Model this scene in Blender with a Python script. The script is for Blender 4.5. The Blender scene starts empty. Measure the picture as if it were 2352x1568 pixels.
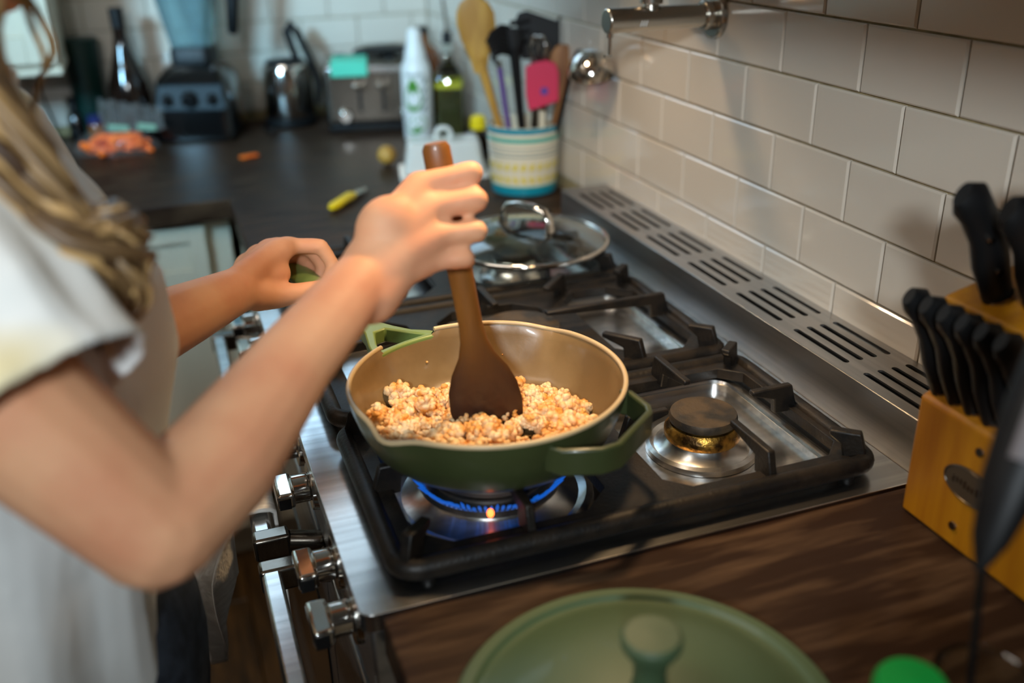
import bpy, bmesh, math, random
from mathutils import Vector, Matrix, Quaternion, noise
random.seed(7)
PI = math.pi
SC = bpy.context.scene
COL = SC.collection

# ------------------------------------------------------------------ camera, world, lights, exposure
def mat_rows(r, u, b, loc):
    m = Matrix.Identity(4)
    for i in range(3):
        m[i][0] = r[i]; m[i][1] = u[i]; m[i][2] = b[i]; m[i][3] = loc[i]
    return m
_f = Vector((0.30486976, 0.85803193, -0.41332267)); _r = Vector((0.93928373, -0.34264331, -0.0184836))
_u = _r.cross(_f)
cd = bpy.data.cameras.new('camera'); cam = bpy.data.objects.new('camera', cd); COL.objects.link(cam)
cam.matrix_world = mat_rows(_r, _u, -_f, (-0.76636, -0.86447, 1.46357))
cd.sensor_width = 36; cd.lens = 34.35; cd.clip_start = 0.02; cd.clip_end = 50
cd.dof.use_dof = True; cd.dof.focus_distance = 1.08; cd.dof.aperture_fstop = 1.9; cd.dof.aperture_blades = 7
SC.camera = cam
SC.view_settings.view_transform = 'Standard'; SC.view_settings.look = 'None'
SC.view_settings.gamma = 1; SC.view_settings.use_curve_mapping = False
SC.view_settings.exposure = -0.16
w = bpy.data.worlds.new('world'); SC.world = w; w.use_nodes = True
w.node_tree.nodes['Background'].inputs[0].default_value = (0.55, 0.50, 0.46, 1)
w.node_tree.nodes['Background'].inputs[1].default_value = 0.14

def light(name, typ, loc, target, energy, color, size=0.5, size_y=None, spot=None, blend=0.5, spread=180):
    l = bpy.data.lights.new(name, typ); o = bpy.data.objects.new(name, l); COL.objects.link(o)
    o.location = loc; l.energy = energy; l.color = color
    d = Vector(target) - Vector(loc); o.rotation_euler = d.to_track_quat('-Z', 'Y').to_euler()
    if typ == 'AREA':
        l.shape = 'RECTANGLE'; l.size = size; l.size_y = size_y or size; l.spread = math.radians(spread)
    else:
        l.shadow_soft_size = size
    if typ == 'SPOT': l.spot_size = spot; l.spot_blend = blend
    return o
light('room_lamp', 'SPOT', (-1.36, -2.05, 2.06), (-0.1, 0.75, 1.20), 200, (0.84, 0.94, 1.0), 0.10, spot=math.radians(46), blend=1.0)
light('ceiling_bounce_fill', 'AREA', (-1.45, 0.10, 2.45), (-0.95, 0.8, 0.85), 23, (1.0, 0.91, 0.80), 1.1)  # added soft fill standing in for ceiling bounce, no fixture here
light('sink_window_light', 'AREA', (-0.75, 1.93, 1.95), (-0.75, 0.0, 0.9), 5, (0.70, 0.87, 1.0), 1.1, 0.7)
light('window_light', 'AREA', (-2.1, -0.3, 2.0), (-0.45, 1.95, 1.30), 9, (0.36, 0.72, 1.0), 0.4, 0.4, spread=48)
light('hood_lamp_near', 'SPOT', (-0.36, 0.02, 1.55), (-0.44, -0.03, 0.9), 20, (1.0, 0.66, 0.34), 0.03, spot=math.radians(88), blend=0.7)
light('hood_lamp_far', 'SPOT', (-0.30, 0.55, 1.55), (-0.26, 0.50, 0.9), 8, (1.0, 0.70, 0.42), 0.03, spot=math.radians(110), blend=0.7)

# ------------------------------------------------------------------ materials
def lin(c):
    def g(v):
        v /= 255.0
        return v / 12.92 if v <= 0.04045 else ((v + 0.055) / 1.055) ** 2.4
    return (g(c[0]), g(c[1]), g(c[2]), 1)

def mat(name, col, rough=0.5, metal=0.0, trans=0.0, spec=0.5, emit=None, estr=0, noise_s=None, col2=None, stretch=(1, 1, 1),
        bump=0.0, bump_s=None, bdist=0.002, sss=0.0, coat=0.0, fac=(0.4, 0.6), island=False, rough2=None, detail=4, ior=None, thin_alpha=None):
    m = bpy.data.materials.new(name); m.use_nodes = True
    nt = m.node_tree; b = nt.nodes['Principled BSDF']
    c = lin(col)
    b.inputs['Base Color'].default_value = c
    b.inputs['Roughness'].default_value = rough; b.inputs['Metallic'].default_value = metal
    b.inputs['Transmission Weight'].default_value = trans; b.inputs['Specular IOR Level'].default_value = spec
    b.inputs['Coat Weight'].default_value = coat; b.inputs['Coat Roughness'].default_value = 0.08
    if ior: b.inputs['IOR'].default_value = ior
    if thin_alpha is not None: b.inputs['Alpha'].default_value = thin_alpha
    if sss:
        b.inputs['Subsurface Weight'].default_value = sss
        b.inputs['Subsurface Radius'].default_value = (1, 0.35, 0.2); b.inputs['Subsurface Scale'].default_value = 0.01
    if emit:
        b.inputs['Emission Color'].default_value = lin(emit); b.inputs['Emission Strength'].default_value = estr
    def noisenode(scale):
        tc = nt.nodes.new('ShaderNodeTexCoord'); mp = nt.nodes.new('ShaderNodeMapping')
        mp.inputs['Scale'].default_value = stretch; nt.links.new(tc.outputs['Object'], mp.inputs['Vector'])
        n = nt.nodes.new('ShaderNodeTexNoise'); n.inputs['Scale'].default_value = scale; n.inputs['Detail'].default_value = detail
        nt.links.new(mp.outputs[0], n.inputs['Vector']); return n
    if col2 is not None and (noise_s or island):
        r = nt.nodes.new('ShaderNodeValToRGB')
        r.color_ramp.elements[0].position = fac[0]; r.color_ramp.elements[1].position = fac[1]
        r.color_ramp.elements[0].color = c; r.color_ramp.elements[1].color = lin(col2)
        if island:
            g = nt.nodes.new('ShaderNodeNewGeometry'); nt.links.new(g.outputs['Random Per Island'], r.inputs[0])
        else:
            n = noisenode(noise_s); nt.links.new(n.outputs[0], r.inputs[0])
        nt.links.new(r.outputs[0], b.inputs['Base Color'])
        if rough2 is not None and not island:
            mr = nt.nodes.new('ShaderNodeMapRange'); mr.inputs['From Min'].default_value = fac[0]; mr.inputs['From Max'].default_value = fac[1]
            mr.inputs['To Min'].default_value = rough; mr.inputs['To Max'].default_value = rough2
            nt.links.new(n.outputs[0], mr.inputs[0]); nt.links.new(mr.outputs[0], b.inputs['Roughness'])
    if bump:
        n2 = noisenode(bump_s or 50); bp = nt.nodes.new('ShaderNodeBump'); bp.inputs['Strength'].default_value = bump
        bp.inputs['Distance'].default_value = bdist
        nt.links.new(n2.outputs[0], bp.inputs['Height']); nt.links.new(bp.outputs[0], b.inputs['Normal'])
    return m

M = {}
M['tile'] = mat('glazed_tile', (204, 194, 180), 0.12, bump=0.15, bump_s=18, coat=0.3)
M['grout'] = mat('grout', (168, 152, 112), 0.9, noise_s=60, col2=(142, 126, 90))
M['counter'] = mat('dark_wood_laminate', (42, 28, 20), 0.42, spec=0.10, noise_s=5, col2=(88, 68, 50), stretch=(1.8, 13, 4), fac=(0.45, 0.82), bump=0.25, bump_s=10, rough2=0.5, detail=9)
M['counter_edge'] = mat('counter_edge_wood', (34, 23, 18), 0.5, noise_s=8, col2=(70, 50, 36), stretch=(2, 8, 8))
M['cabinet'] = mat('cream_paint', (206, 196, 174), 0.45, bump=0.05, bump_s=30)
M['floor'] = mat('floor_wood', (52, 34, 14), 0.45, noise_s=5, col2=(96, 66, 30), stretch=(10, 1.5, 1), fac=(0.35, 0.7))
M['plaster'] = mat('plaster', (190, 186, 178), 0.8, bump=0.1)
M['steel'] = mat('brushed_steel', (222, 220, 217), 0.25, 1.0, bump=0.3, bdist=0.00006, bump_s=40, stretch=(1, 30, 30), noise_s=3, col2=(200, 199, 197))
M['steelY'] = mat('brushed_steel_long', (190, 188, 186), 0.34, 1.0, bump=0.3, bdist=0.00006, bump_s=40, stretch=(30, 1, 30), noise_s=3, col2=(172, 171, 170))
M['chrome'] = mat('chrome', (214, 210, 204), 0.10, 1.0)
M['nickel'] = mat('brushed_nickel', (132, 124, 114), 0.24, 1.0, bump=0.1, bump_s=80)
M['tapmetal'] = mat('satin_tap_metal', (184, 178, 168), 0.24, 1.0)
M['iron'] = mat('cast_iron', (14, 12, 11), 0.46, 0.0, spec=0.32, noise_s=40, col2=(30, 24, 18), bump=0.25, bump_s=260)
M['cap'] = mat('burner_cap', (26, 23, 20), 0.55, noise_s=30, col2=(66, 52, 34), bump=0.4, bump_s=120)
M['brass'] = mat('stained_brass', (186, 140, 62), 0.35, 0.9, noise_s=60, col2=(70, 50, 26), bump=0.6, bump_s=150)
M['black'] = mat('black_plastic', (12, 12, 13), 0.48, spec=0.3, noise_s=20, col2=(18, 18, 19))
M['blackgloss'] = mat('gloss_black', (10, 11, 12), 0.10, coat=0.5)
M['void'] = mat('dark_inside', (6, 6, 6), 0.9)
M['green'] = mat('sage_green_enamel', (60, 68, 38), 0.36, noise_s=9, col2=(54, 61, 34), bump=0.05, bump_s=120, coat=0.15)
M['greenloop'] = mat('sage_green_metal', (124, 146, 78), 0.36, noise_s=9, col2=(112, 134, 72))
M['lidgreen'] = mat('sage_green_lid', (66, 87, 60), 0.5, noise_s=5, col2=(62, 82, 56), coat=0.1)
M['ceramic'] = mat('tan_ceramic', (132, 108, 72), 0.36, noise_s=14, col2=(116, 92, 58), bump=0.1, bump_s=90, coat=0.2)
M['rim'] = mat('tan_rim', (186, 164, 126), 0.35)
M['meat'] = mat('browned_mince', (242, 212, 166), 0.5, noise_s=65, col2=(226, 156, 72), fac=(0.40, 0.62), detail=3, bump=0.7, bump_s=260, bdist=0.0008, sss=0.1, coat=0.1)
M['skin'] = mat('skin', (228, 170, 130), 0.56, spec=0.35, noise_s=14, col2=(214, 144, 108), fac=(0.35, 0.7), bump=0.12, bdist=0.0006, bump_s=220, sss=0.12)
M['lips'] = mat('lips', (176, 84, 74), 0.4)
M['eye'] = mat('eye_white', (230, 228, 222), 0.2)
M['nail'] = mat('nail', (235, 195, 178), 0.25)
M['shirt'] = mat('white_blouse', (226, 228, 226), 0.85, noise_s=9, col2=(222, 204, 146), fac=(0.61, 0.74), bump=0.4, bump_s=30, detail=1.5)
M['jeans'] = mat('denim', (38, 46, 58), 0.85, noise_s=60, col2=(56, 66, 80), bump=0.4, bump_s=300)
M['hair'] = mat('hair', (66, 44, 26), 0.42, island=True, col2=(200, 162, 108), fac=(0.05, 0.95))
M['spatwood'] = mat('oiled_wood_shaded_blade', (134, 84, 30), 0.42, noise_s=6, col2=(104, 60, 20), stretch=(6, 6, 1), fac=(0.35, 0.65), coat=0.15)
M['bamboo'] = mat('bamboo', (196, 150, 66), 0.5, noise_s=8, col2=(170, 122, 48), stretch=(6, 6, 1))
M['wood'] = mat('beech_wood', (152, 100, 52), 0.55, noise_s=8, col2=(124, 76, 36), stretch=(6, 6, 1))
M['blockwood'] = mat('knife_block_wood', (172, 116, 14), 0.42, noise_s=7, col2=(146, 90, 8), stretch=(8, 8, 1), fac=(0.3, 0.7))
M['white'] = mat('white_plastic', (222, 222, 218), 0.35)
M['whiteenamel'] = mat('white_ceramic', (216, 216, 208), 0.2, coat=0.4)
M['cream'] = mat('cream_glaze', (226, 216, 190), 0.25, coat=0.4)
M['blueband'] = mat('blue_glaze', (18, 138, 160), 0.25, coat=0.4)
M['tealband'] = mat('teal_glaze', (84, 176, 160), 0.25, coat=0.4)
M['greyband'] = mat('grey_glaze', (150, 160, 156), 0.25, coat=0.4)
M['yellow'] = mat('yellow_plastic', (236, 204, 10), 0.4)
M['yellowglaze'] = mat('yellow_glaze', (222, 200, 40), 0.3)
M['leaf'] = mat('print_green', (62, 128, 24), 0.5)
M['ink'] = mat('print_ink', (74, 100, 96), 0.6)
M['oliveband'] = mat('olive_yellow_paper', (168, 162, 30), 0.7)
M['mint'] = mat('mint_cloth', (84, 200, 168), 0.7)
M['pink'] = mat('pink_silicone', (206, 38, 78), 0.45)
M['purple'] = mat('purple_plastic', (96, 56, 140), 0.4)
M['darkgreen'] = mat('dark_green_plastic', (10, 44, 38), 0.4)
M['teal'] = mat('teal_plastic', (4, 82, 72), 0.4)
M['amber'] = mat('amber_glass', (120, 64, 8), 0.12, coat=0.5)
M['wine'] = mat('dark_bottle_glass', (22, 12, 8), 0.10, coat=0.3)
M['bluecap'] = mat('blue_plastic', (24, 34, 90), 0.4)
M['carrot'] = mat('carrot', (255, 118, 4), 0.5, noise_s=30, col2=(246, 94, 0))
M['film'] = mat('clear_film', (236, 232, 226), 0.12, trans=0.0, thin_alpha=0.05, spec=0.9)
M['filmgreen'] = mat('green_print', (22, 96, 44), 0.4)
M['glass'] = mat('glass', (236, 244, 240), 0.02, trans=1.0, ior=1.45)
M['tintglass'] = mat('grey_jar_plastic', (150, 182, 186), 0.12, trans=0.75, ior=1.2)
M['oil'] = mat('olive_oil', (110, 104, 52), 0.1, trans=0.5, ior=1.47)
M['bluegrey'] = mat('blue_black_plastic', (20, 32, 38), 0.5, spec=0.2)
M['capgreen'] = mat('bright_green_plastic', (6, 150, 58), 0.45)
M['towel'] = mat('white_towel', (236, 232, 224), 0.95, noise_s=30, col2=(214, 208, 200), stretch=(1, 6, 1), bump=0.6, bump_s=160)
M['red'] = mat('red_print', (150, 30, 34), 0.5)
M['lime'] = mat('lime_print', (130, 150, 50), 0.5)
M['greyinset'] = mat('grey_rubber', (112, 106, 108), 0.6)
M['flame'] = mat('gas_flame', (10, 60, 160), 0.5, emit=(24, 120, 235), estr=0.5, thin_alpha=0.8)
M['spark'] = mat('orange_flame', (255, 110, 40), 0.5, emit=(255, 110, 50), estr=5)
M['lens'] = mat('lamp_lens', (255, 230, 190), 0.4, emit=(255, 200, 140), estr=6)
M['plaque'] = mat('dark_plaque', (70, 58, 44), 0.45, metal=0.2)

# the spatula's wood: oil-soaked blade edge with shade painted in, lighter up the handle
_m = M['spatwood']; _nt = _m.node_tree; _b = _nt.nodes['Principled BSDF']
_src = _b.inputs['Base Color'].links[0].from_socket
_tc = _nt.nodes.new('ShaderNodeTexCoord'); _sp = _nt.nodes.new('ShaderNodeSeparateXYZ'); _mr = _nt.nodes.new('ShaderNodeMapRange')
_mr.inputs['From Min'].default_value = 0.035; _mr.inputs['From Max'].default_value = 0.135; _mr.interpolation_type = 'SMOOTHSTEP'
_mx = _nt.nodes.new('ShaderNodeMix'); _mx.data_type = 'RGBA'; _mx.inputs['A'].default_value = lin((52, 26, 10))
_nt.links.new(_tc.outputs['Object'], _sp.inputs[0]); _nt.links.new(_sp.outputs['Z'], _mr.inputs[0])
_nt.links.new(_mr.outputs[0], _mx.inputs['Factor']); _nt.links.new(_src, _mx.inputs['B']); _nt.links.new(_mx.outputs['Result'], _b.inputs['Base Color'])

# ------------------------------------------------------------------ mesh helpers
ORG = {}
def nb(): return bmesh.new()
def box(bm, c, s, rot=None):
    r = bmesh.ops.create_cube(bm, size=1.0)
    m = Matrix.Translation(c) @ (rot.to_4x4() if rot else Matrix.Identity(4)) @ Matrix.Diagonal((s[0], s[1], s[2], 1))
    bmesh.ops.transform(bm, matrix=m, verts=r['verts']); return r['verts']
def bx(bm, x0, x1, y0, y1, z0, z1): return box(bm, ((x0+x1)/2, (y0+y1)/2, (z0+z1)/2), (x1-x0, y1-y0, z1-z0))
def frame_of(d):
    d = d.normalized(); a = Vector((0, 0, 1)) if abs(d.z) < 0.9 else Vector((1, 0, 0))
    s = d.cross(a).normalized(); return s, s.cross(d).normalized()
def cyl(bm, p0, p1, r0, r1=None, n=24, caps=True):
    return tube(bm, [p0, p1], [r0, r0 if r1 is None else r1], n, caps)
def tube(bm, pts, radii, n=12, caps=True, closed=False, flat=None, up=None):
    pts = [Vector(p) for p in pts]
    if not isinstance(radii, (list, tuple)): radii = [radii]*len(pts)
    rings = []; prev = None; L = len(pts)
    for i, p in enumerate(pts):
        if closed: d = pts[(i+1) % L] - pts[i-1]
        else: d = pts[min(i+1, L-1)] - pts[max(i-1, 0)]
        if d.length < 1e-9: d = Vector((0, 0, 1))
        d.normalize()
        if up is not None:
            s = d.cross(Vector(up)).normalized(); t = s.cross(d).normalized()
        elif prev is None: s = frame_of(d)[0]; t = d.cross(s).normalized()
        else:
            s = (prev - d*prev.dot(d)).normalized(); t = d.cross(s).normalized()
        prev = s
        fx, fy = flat if flat else (1, 1)
        rings.append([bm.verts.new(p + (s*math.cos(2*PI*k/n)*fx + t*math.sin(2*PI*k/n)*fy)*radii[i]) for k in range(n)])
    rng = range(L) if closed else range(L-1)
    for i in rng:
        a, b = rings[i], rings[(i+1) % L]
        for k in range(n):
            bm.faces.new((a[k], a[(k+1) % n], b[(k+1) % n], b[k]))
    if caps and not closed:
        bm.faces.new(rings[0][::-1]); bm.faces.new(rings[-1])
    return rings
def lathe(bm, prof, c=(0, 0, 0), n=48, fn=None, close=False, caps=True):
    """prof: list of (r, z); fn(angle, r, z) -> (r, z)"""
    rings = []
    for (r, z) in prof:
        ring = []
        for k in range(n):
            a = 2*PI*k/n; rr, zz = (r, z) if fn is None else fn(a, r, z)
            ring.append(bm.verts.new((c[0]+rr*math.cos(a), c[1]+rr*math.sin(a), c[2]+zz)))
        rings.append(ring)
    pairs = list(zip(rings[:-1], rings[1:]))
    if close: pairs.append((rings[-1], rings[0]))
    for a, b in pairs:
        for k in range(n): bm.faces.new((a[k], a[(k+1) % n], b[(k+1) % n], b[k]))
    if not close and caps:
        if prof[0][0] > 1e-5: bm.faces.new(rings[0][::-1])
        if prof[-1][0] > 1e-5: bm.faces.new(rings[-1])
    return rings
def prism(bm, outer, z0, z1, holes=()):
    """flat plate with holes"""
    es = []
    for loop in [outer] + list(holes):
        vs = [bm.verts.new((p[0], p[1], z0)) for p in loop]
        es += [bm.edges.new((vs[i], vs[(i+1) % len(vs)])) for i in range(len(vs))]
    r = bmesh.ops.triangle_fill(bm, use_beauty=True, use_dissolve=False, edges=es, normal=(0, 0, 1))
    fs = [g for g in r['geom'] if isinstance(g, bmesh.types.BMFace)]
    e = bmesh.ops.extrude_face_region(bm, geom=fs)
    bmesh.ops.translate(bm, vec=(0, 0, z1-z0), verts=[g for g in e['geom'] if isinstance(g, bmesh.types.BMVert)])
def rrect(x0, x1, y0, y1, r, n=5):
    out = []
    for cx, cy, a0 in ((x1-r, y0+r, -PI/2), (x1-r, y1-r, 0), (x0+r, y1-r, PI/2), (x0+r, y0+r, PI)):
        for i in range(n+1):
            a = a0 + PI/2*i/n; out.append((cx+r*math.cos(a), cy+r*math.sin(a)))
    return out
def extr(bm, pts, vec):
    """extrude a planar polygon of 3-D points along vec"""
    vs = [bm.verts.new(p) for p in pts]; f = bm.faces.new(vs)
    e = bmesh.ops.extrude_face_region(bm, geom=[f])
    bmesh.ops.translate(bm, vec=vec, verts=[g for g in e['geom'] if isinstance(g, bmesh.types.BMVert)])
def ball(bm, c, r, sub=2, sc=(1, 1, 1)):
    v = bmesh.ops.create_icosphere(bm, subdivisions=sub, radius=1.0)['verts']
    rr = (r*sc[0], r*sc[1], r*sc[2])
    bmesh.ops.transform(bm, matrix=Matrix.Translation(c) @ Matrix.Diagonal((*rr, 1)), verts=v); return v

def part(name, bm, m, parent=None, world=False, smooth=None, bevel=0, seg=2):
    bmesh.ops.recalc_face_normals(bm, faces=bm.faces)
    if parent is not None and world:
        bmesh.ops.translate(bm, vec=-ORG[parent.name], verts=bm.verts)
    me = bpy.data.meshes.new(name); bm.to_mesh(me); bm.free()
    if smooth is None: smooth = math.radians(40)
    if smooth is not False:
        me.shade_smooth()
        try: me.set_sharp_from_angle(angle=smooth)
        except Exception: pass
    me.materials.append(M[m] if isinstance(m, str) else m)
    o = bpy.data.objects.new(name, me); COL.objects.link(o)
    if parent is not None:
        o.parent = parent; ORG[o.name] = ORG[parent.name]
    else: ORG[o.name] = Vector((0, 0, 0))
    if bevel:
        b = o.modifiers.new('b', 'BEVEL'); b.width = bevel; b.segments = seg; b.limit_method = 'ANGLE'; b.angle_limit = math.radians(50)
    return o
def thing(name, label, cat, loc=(0, 0, 0), rot=(0, 0, 0), group=None):
    o = bpy.data.objects.new(name, None); COL.objects.link(o); o.empty_display_size = 0.02
    o.location = loc; o.rotation_euler = rot; ORG[o.name] = Vector(loc)
    o['label'] = label; o['category'] = cat
    if group: o['group'] = group
    return o
def tag(o, label, cat, group=None, kind=None):
    o['label'] = label; o['category'] = cat
    if group: o['group'] = group
    if kind: o['kind'] = kind
    return o
def struct(name, bm, m, **k):
    o = part(name, bm, m, **k); o['kind'] = 'structure'; return o
def dup(root, loc=None, label=None, rot=None):
    r = root.copy(); COL.objects.link(r)
    if loc is not None: r.location = loc
    if rot is not None: r.rotation_euler = rot
    if label: r['label'] = label
    for ch in list(root.children):
        c = ch.copy(); COL.objects.link(c); c.parent = r
        for g in list(ch.children):
            d = g.copy(); COL.objects.link(d); d.parent = c
    return r

# ------------------------------------------------------------------ room shell
T = 0.078; ZJ = 1.4064        # tile module; height of the uppermost joint in view
bm = nb(); bx(bm, 0.005, 0.10, -1.7, 2.1, 0, 2.5); wall_r = struct('wall_right', bm, 'grout', smooth=False); wall_r['label'] = 'white subway tile wall behind the range'; wall_r['category'] = 'wall'
bm = nb(); bx(bm, -2.6, 0.10, 1.955, 2.05, 0, 2.5); wall_b = struct('wall_back', bm, 'grout', smooth=False); wall_b['label'] = 'tiled wall behind the toaster and blender'; wall_b['category'] = 'wall'
def tile_mesh(wd, ht):
    bm = nb(); t = 0.0062; b = 0.0022
    def ring(ix, dz): return [bm.verts.new((sx*(wd/2-ix), sy*(ht/2-ix), dz)) for sx, sy in ((-1, -1), (1, -1), (1, 1), (-1, 1))]
    A = ring(0, 0); B_ = ring(0, t-b); C = ring(b, t)
    for P, Q in ((A, B_), (B_, C)):
        for k in range(4): bm.faces.new((P[k], P[(k+1) % 4], Q[(k+1) % 4], Q[k]))
    bm.faces.new(C)
    me = bpy.data.meshes.new('tile'); bm.to_mesh(me); bm.free(); me.materials.append(M['tile']); return me
TM = tile_mesh(2*T-0.0026, T-0.0026)
CUT = {}
def cut_mesh(wd):
    k = round(wd, 4)
    if k not in CUT: CUT[k] = tile_mesh(wd, T-0.0026)
    return CUT[k]
def put_tile(wall, loc, facing, rnd, me=None):
    o = bpy.data.objects.new('tile', me or TM); COL.objects.link(o); o.parent = wall; o.location = loc
    if facing == 'x': q = Matrix(((0, 0, -1), (-1, 0, 0), (0, 1, 0)))   # local x->-y, y->z, z->-x
    else: q = Matrix(((1, 0, 0), (0, 0, -1), (0, 1, 0)))
    e = Matrix.Rotation(rnd.uniform(-.004, .004), 3, 'X') @ Matrix.Rotation(rnd.uniform(-.004, .004), 3, 'Y')
    o.rotation_mode = 'QUATERNION'; o.rotation_quaternion = (q @ e).to_quaternion()
rnd = random.Random(3)
for row in range(-3, 7):
    zc = ZJ - (row-1)*T - T/2
    off = T if row % 2 == 0 else 0.0
    for n in range(-4, 13):
        yc = n*2*T + off + T
        if yc+T < -0.7 or yc-T > 1.93: continue
        if yc+T > 1.95:
            a0, a1 = yc-T+0.0013, 1.948; put_tile(wall_r, (0.0055, (a0+a1)/2, zc), 'x', rnd, cut_mesh(a1-a0)); continue
        put_tile(wall_r, (0.0055, yc, zc), 'x', rnd)
    for n in range(-1, 13):
        xc = -n*2*T - off - T*0.6
        if xc-T > -0.02: continue
        if xc+T > -0.001:
            a0, a1 = xc-T+0.0013, -0.0015; put_tile(wall_b, ((a0+a1)/2, 1.9545, zc), 'y', rnd, cut_mesh(a1-a0)); continue
        put_tile(wall_b, (xc, 1.9545, zc), 'y', rnd)
bm = nb(); bx(bm, -4.5, 0.1, -3.5, 2.05, -0.06, -0.02); floor = struct('floor', bm, 'floor', smooth=False); floor['label'] = 'dark wood plank floor'; floor['category'] = 'floor'
bm = nb(); bx(bm, 0, 0.118, -0.6, 0.6, 0, 0.02); pm = bpy.data.meshes.new('plank'); bmesh.ops.bevel(bm, geom=bm.edges[:], offset=0.002, segments=1, affect='EDGES'); bm.to_mesh(pm); bm.free(); pm.materials.append(M['floor'])
for i in range(14):
    for j in range(3):
        o = bpy.data.objects.new('plank', pm); COL.objects.link(o); o.parent = floor
        o.location = (-2.3 + i*0.12, -0.75 + j*1.203 + (0.4 if i % 2 else 0), -0.02)
# wall beyond the left side of the room, never in view, closes the room for reflections
bm = nb(); bx(bm, -4.5, 0.1, -3.6, -3.5, 0, 2.5); struct('wall_front', bm, 'plaster', smooth=False)
bm = nb(); bx(bm, -4.5, 0.1, -3.6, 2.05, 2.5, 2.55); struct('ceiling', bm, 'plaster', smooth=False)

M['sky'] = mat('daylight_pane', (190, 215, 235), 0.3, emit=(170, 208, 240), estr=1.5)
bm = nb(); bx(bm, -1.32, -0.18, 1.940, 1.953, 1.58, 2.32); wn_ = struct('window_1', bm, 'sky', smooth=False)
bm = nb()
for a in ((-1.38, -1.30, 1.925, 1.953, 1.52, 2.38), (-0.20, -0.12, 1.925, 1.953, 1.52, 2.38), (-1.30, -0.20, 1.925, 1.953, 1.52, 1.60), (-1.30, -0.20, 1.925, 1.953, 2.30, 2.38), (-0.765, -0.735, 1.928, 1.953, 1.60, 2.30)): bx(bm, *a)
part('window_frame', bm, 'cabinet', wn_, bevel=0.002)

# ------------------------------------------------------------------ counters
def counter(name, label, x0, x1, y0, y1, poly=None):
    t = thing(name, label, 'worktop', ((x0+x1)/2, (y0+y1)/2, 0.873))
    bm = nb()
    prism(bm, poly or [(x0, y0), (x1, y0), (x1, y1), (x0, y1)], 0.873, 0.915)
    part('slab', bm, 'counter', t, world=True, bevel=0.004, smooth=False); return t
counter('worktop', 'dark brown wood-grain worktop under the green lid and knife block', -0.655, -0.001, -1.5, -0.209)
counter('worktop', 'L-shaped dark wood worktop beyond the range carrying toaster and blender', -2.2, -0.001, 0.748, 1.954,
        poly=[(-0.655, 0.748), (-0.001, 0.748), (-0.001, 1.954), (-2.2, 1.954), (-2.2, 1.15), (-0.655, 1.15)])

def shaker(bm, axis, a0, a1, z0, z1, pos, th=0.018, fr=0.055):
    """shaker panel: frame proud, field recessed. axis 'y': faces -y at y=pos; 'x': faces -x at x=pos"""
    def b(a, b_, z, z2, d0, d1):
        if axis == 'y': bx(bm, a, b_, pos+d0, pos+d1, z, z2)
        else: bx(bm, pos+d0, pos+d1, a, b_, z, z2)
    b(a0, a0+fr, z0, z1, 0, th); b(a1-fr, a1, z0, z1, 0, th); b(a0+fr, a1-fr, z1-fr, z1, 0, th); b(a0+fr, a1-fr, z0, z0+fr, 0, th)
    b(a0+fr, a1-fr, z0+fr, z1-fr, 0.008, th)
cb = thing('base_cabinet', 'cream base cabinet in the corner beyond the woman, under the far worktop', 'cabinet', (-0.9, 1.3, 0))
bm = nb(); bx(bm, -1.9, -0.66, 1.19, 1.93, 0.1, 0.872); bx(bm, -1.9, -0.66, 1.25, 1.9, 0, 0.1); part('body', bm, 'cabinet', cb, world=True, bevel=0.001)
bm = nb(); shaker(bm, 'y', -1.10, -0.712, 0.735, 0.862, 1.170, fr=0.034); part('drawer', bm, 'cabinet', cb, world=True, bevel=0.0015)
bm = nb(); shaker(bm, 'y', -1.10, -0.712, 0.12, 0.728, 1.170, fr=0.06); part('door', bm, 'cabinet', cb, world=True, bevel=0.0015)
bm = nb(); shaker(bm, 'y', -1.55, -1.106, 0.12, 0.862, 1.170, fr=0.06); part('door', bm, 'cabinet', cb, world=True, bevel=0.0015)
cb = thing('base_cabinet', 'cream cabinet end beside the far side of the range', 'cabinet', (-0.35, 1.0, 0))
bm = nb(); bx(bm, -0.625, -0.01, 0.75, 1.18, 0.1, 0.872); bx(bm, -0.57, -0.01, 0.76, 1.18, 0, 0.1); part('body', bm, 'cabinet', cb, world=True, bevel=0.001)
bm = nb(); shaker(bm, 'x', 0.756, 1.166, 0.12, 0.862, -0.643); part('door', bm, 'cabinet', cb, world=True, bevel=0.0015)
cb = thing('base_cabinet', 'cream cabinet under the near worktop beside the range', 'cabinet', (-0.35, -0.7, 0))
bm = nb(); bx(bm, -0.615, -0.01, -1.48, -0.213, 0.1, 0.872); bx(bm, -0.57, -0.01, -1.48, -0.22, 0, 0.1); part('body', bm, 'cabinet', cb, world=True, bevel=0.001)
bm = nb(); shaker(bm, 'x', -0.70, -0.235, 0.12, 0.862, -0.633); part('door', bm, 'cabinet', cb, world=True, bevel=0.0015)
# wall cabinet, far left
cb = thing('wall_cabinet', 'cream panelled wall cabinet hanging on the back wall above the dark bottle', 'cabinet', (-1.3, 1.8, 1.13))
bm = nb(); bx(bm, -1.75, -0.955, 1.66, 1.95, 1.13, 2.0); part('body', bm, 'cabinet', cb, world=True, bevel=0.001)
bm = nb(); shaker(bm, 'y', -1.35, -0.96, 1.14, 1.95, 1.64, fr=0.06); part('door', bm, 'cabinet', cb, world=True, bevel=0.0015)
bm = nb(); bx(bm, -1.75, -0.953, 1.65, 1.95, 1.112, 1.13); part('light_rail', bm, 'cabinet', cb, world=True, bevel=0.003)

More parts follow.
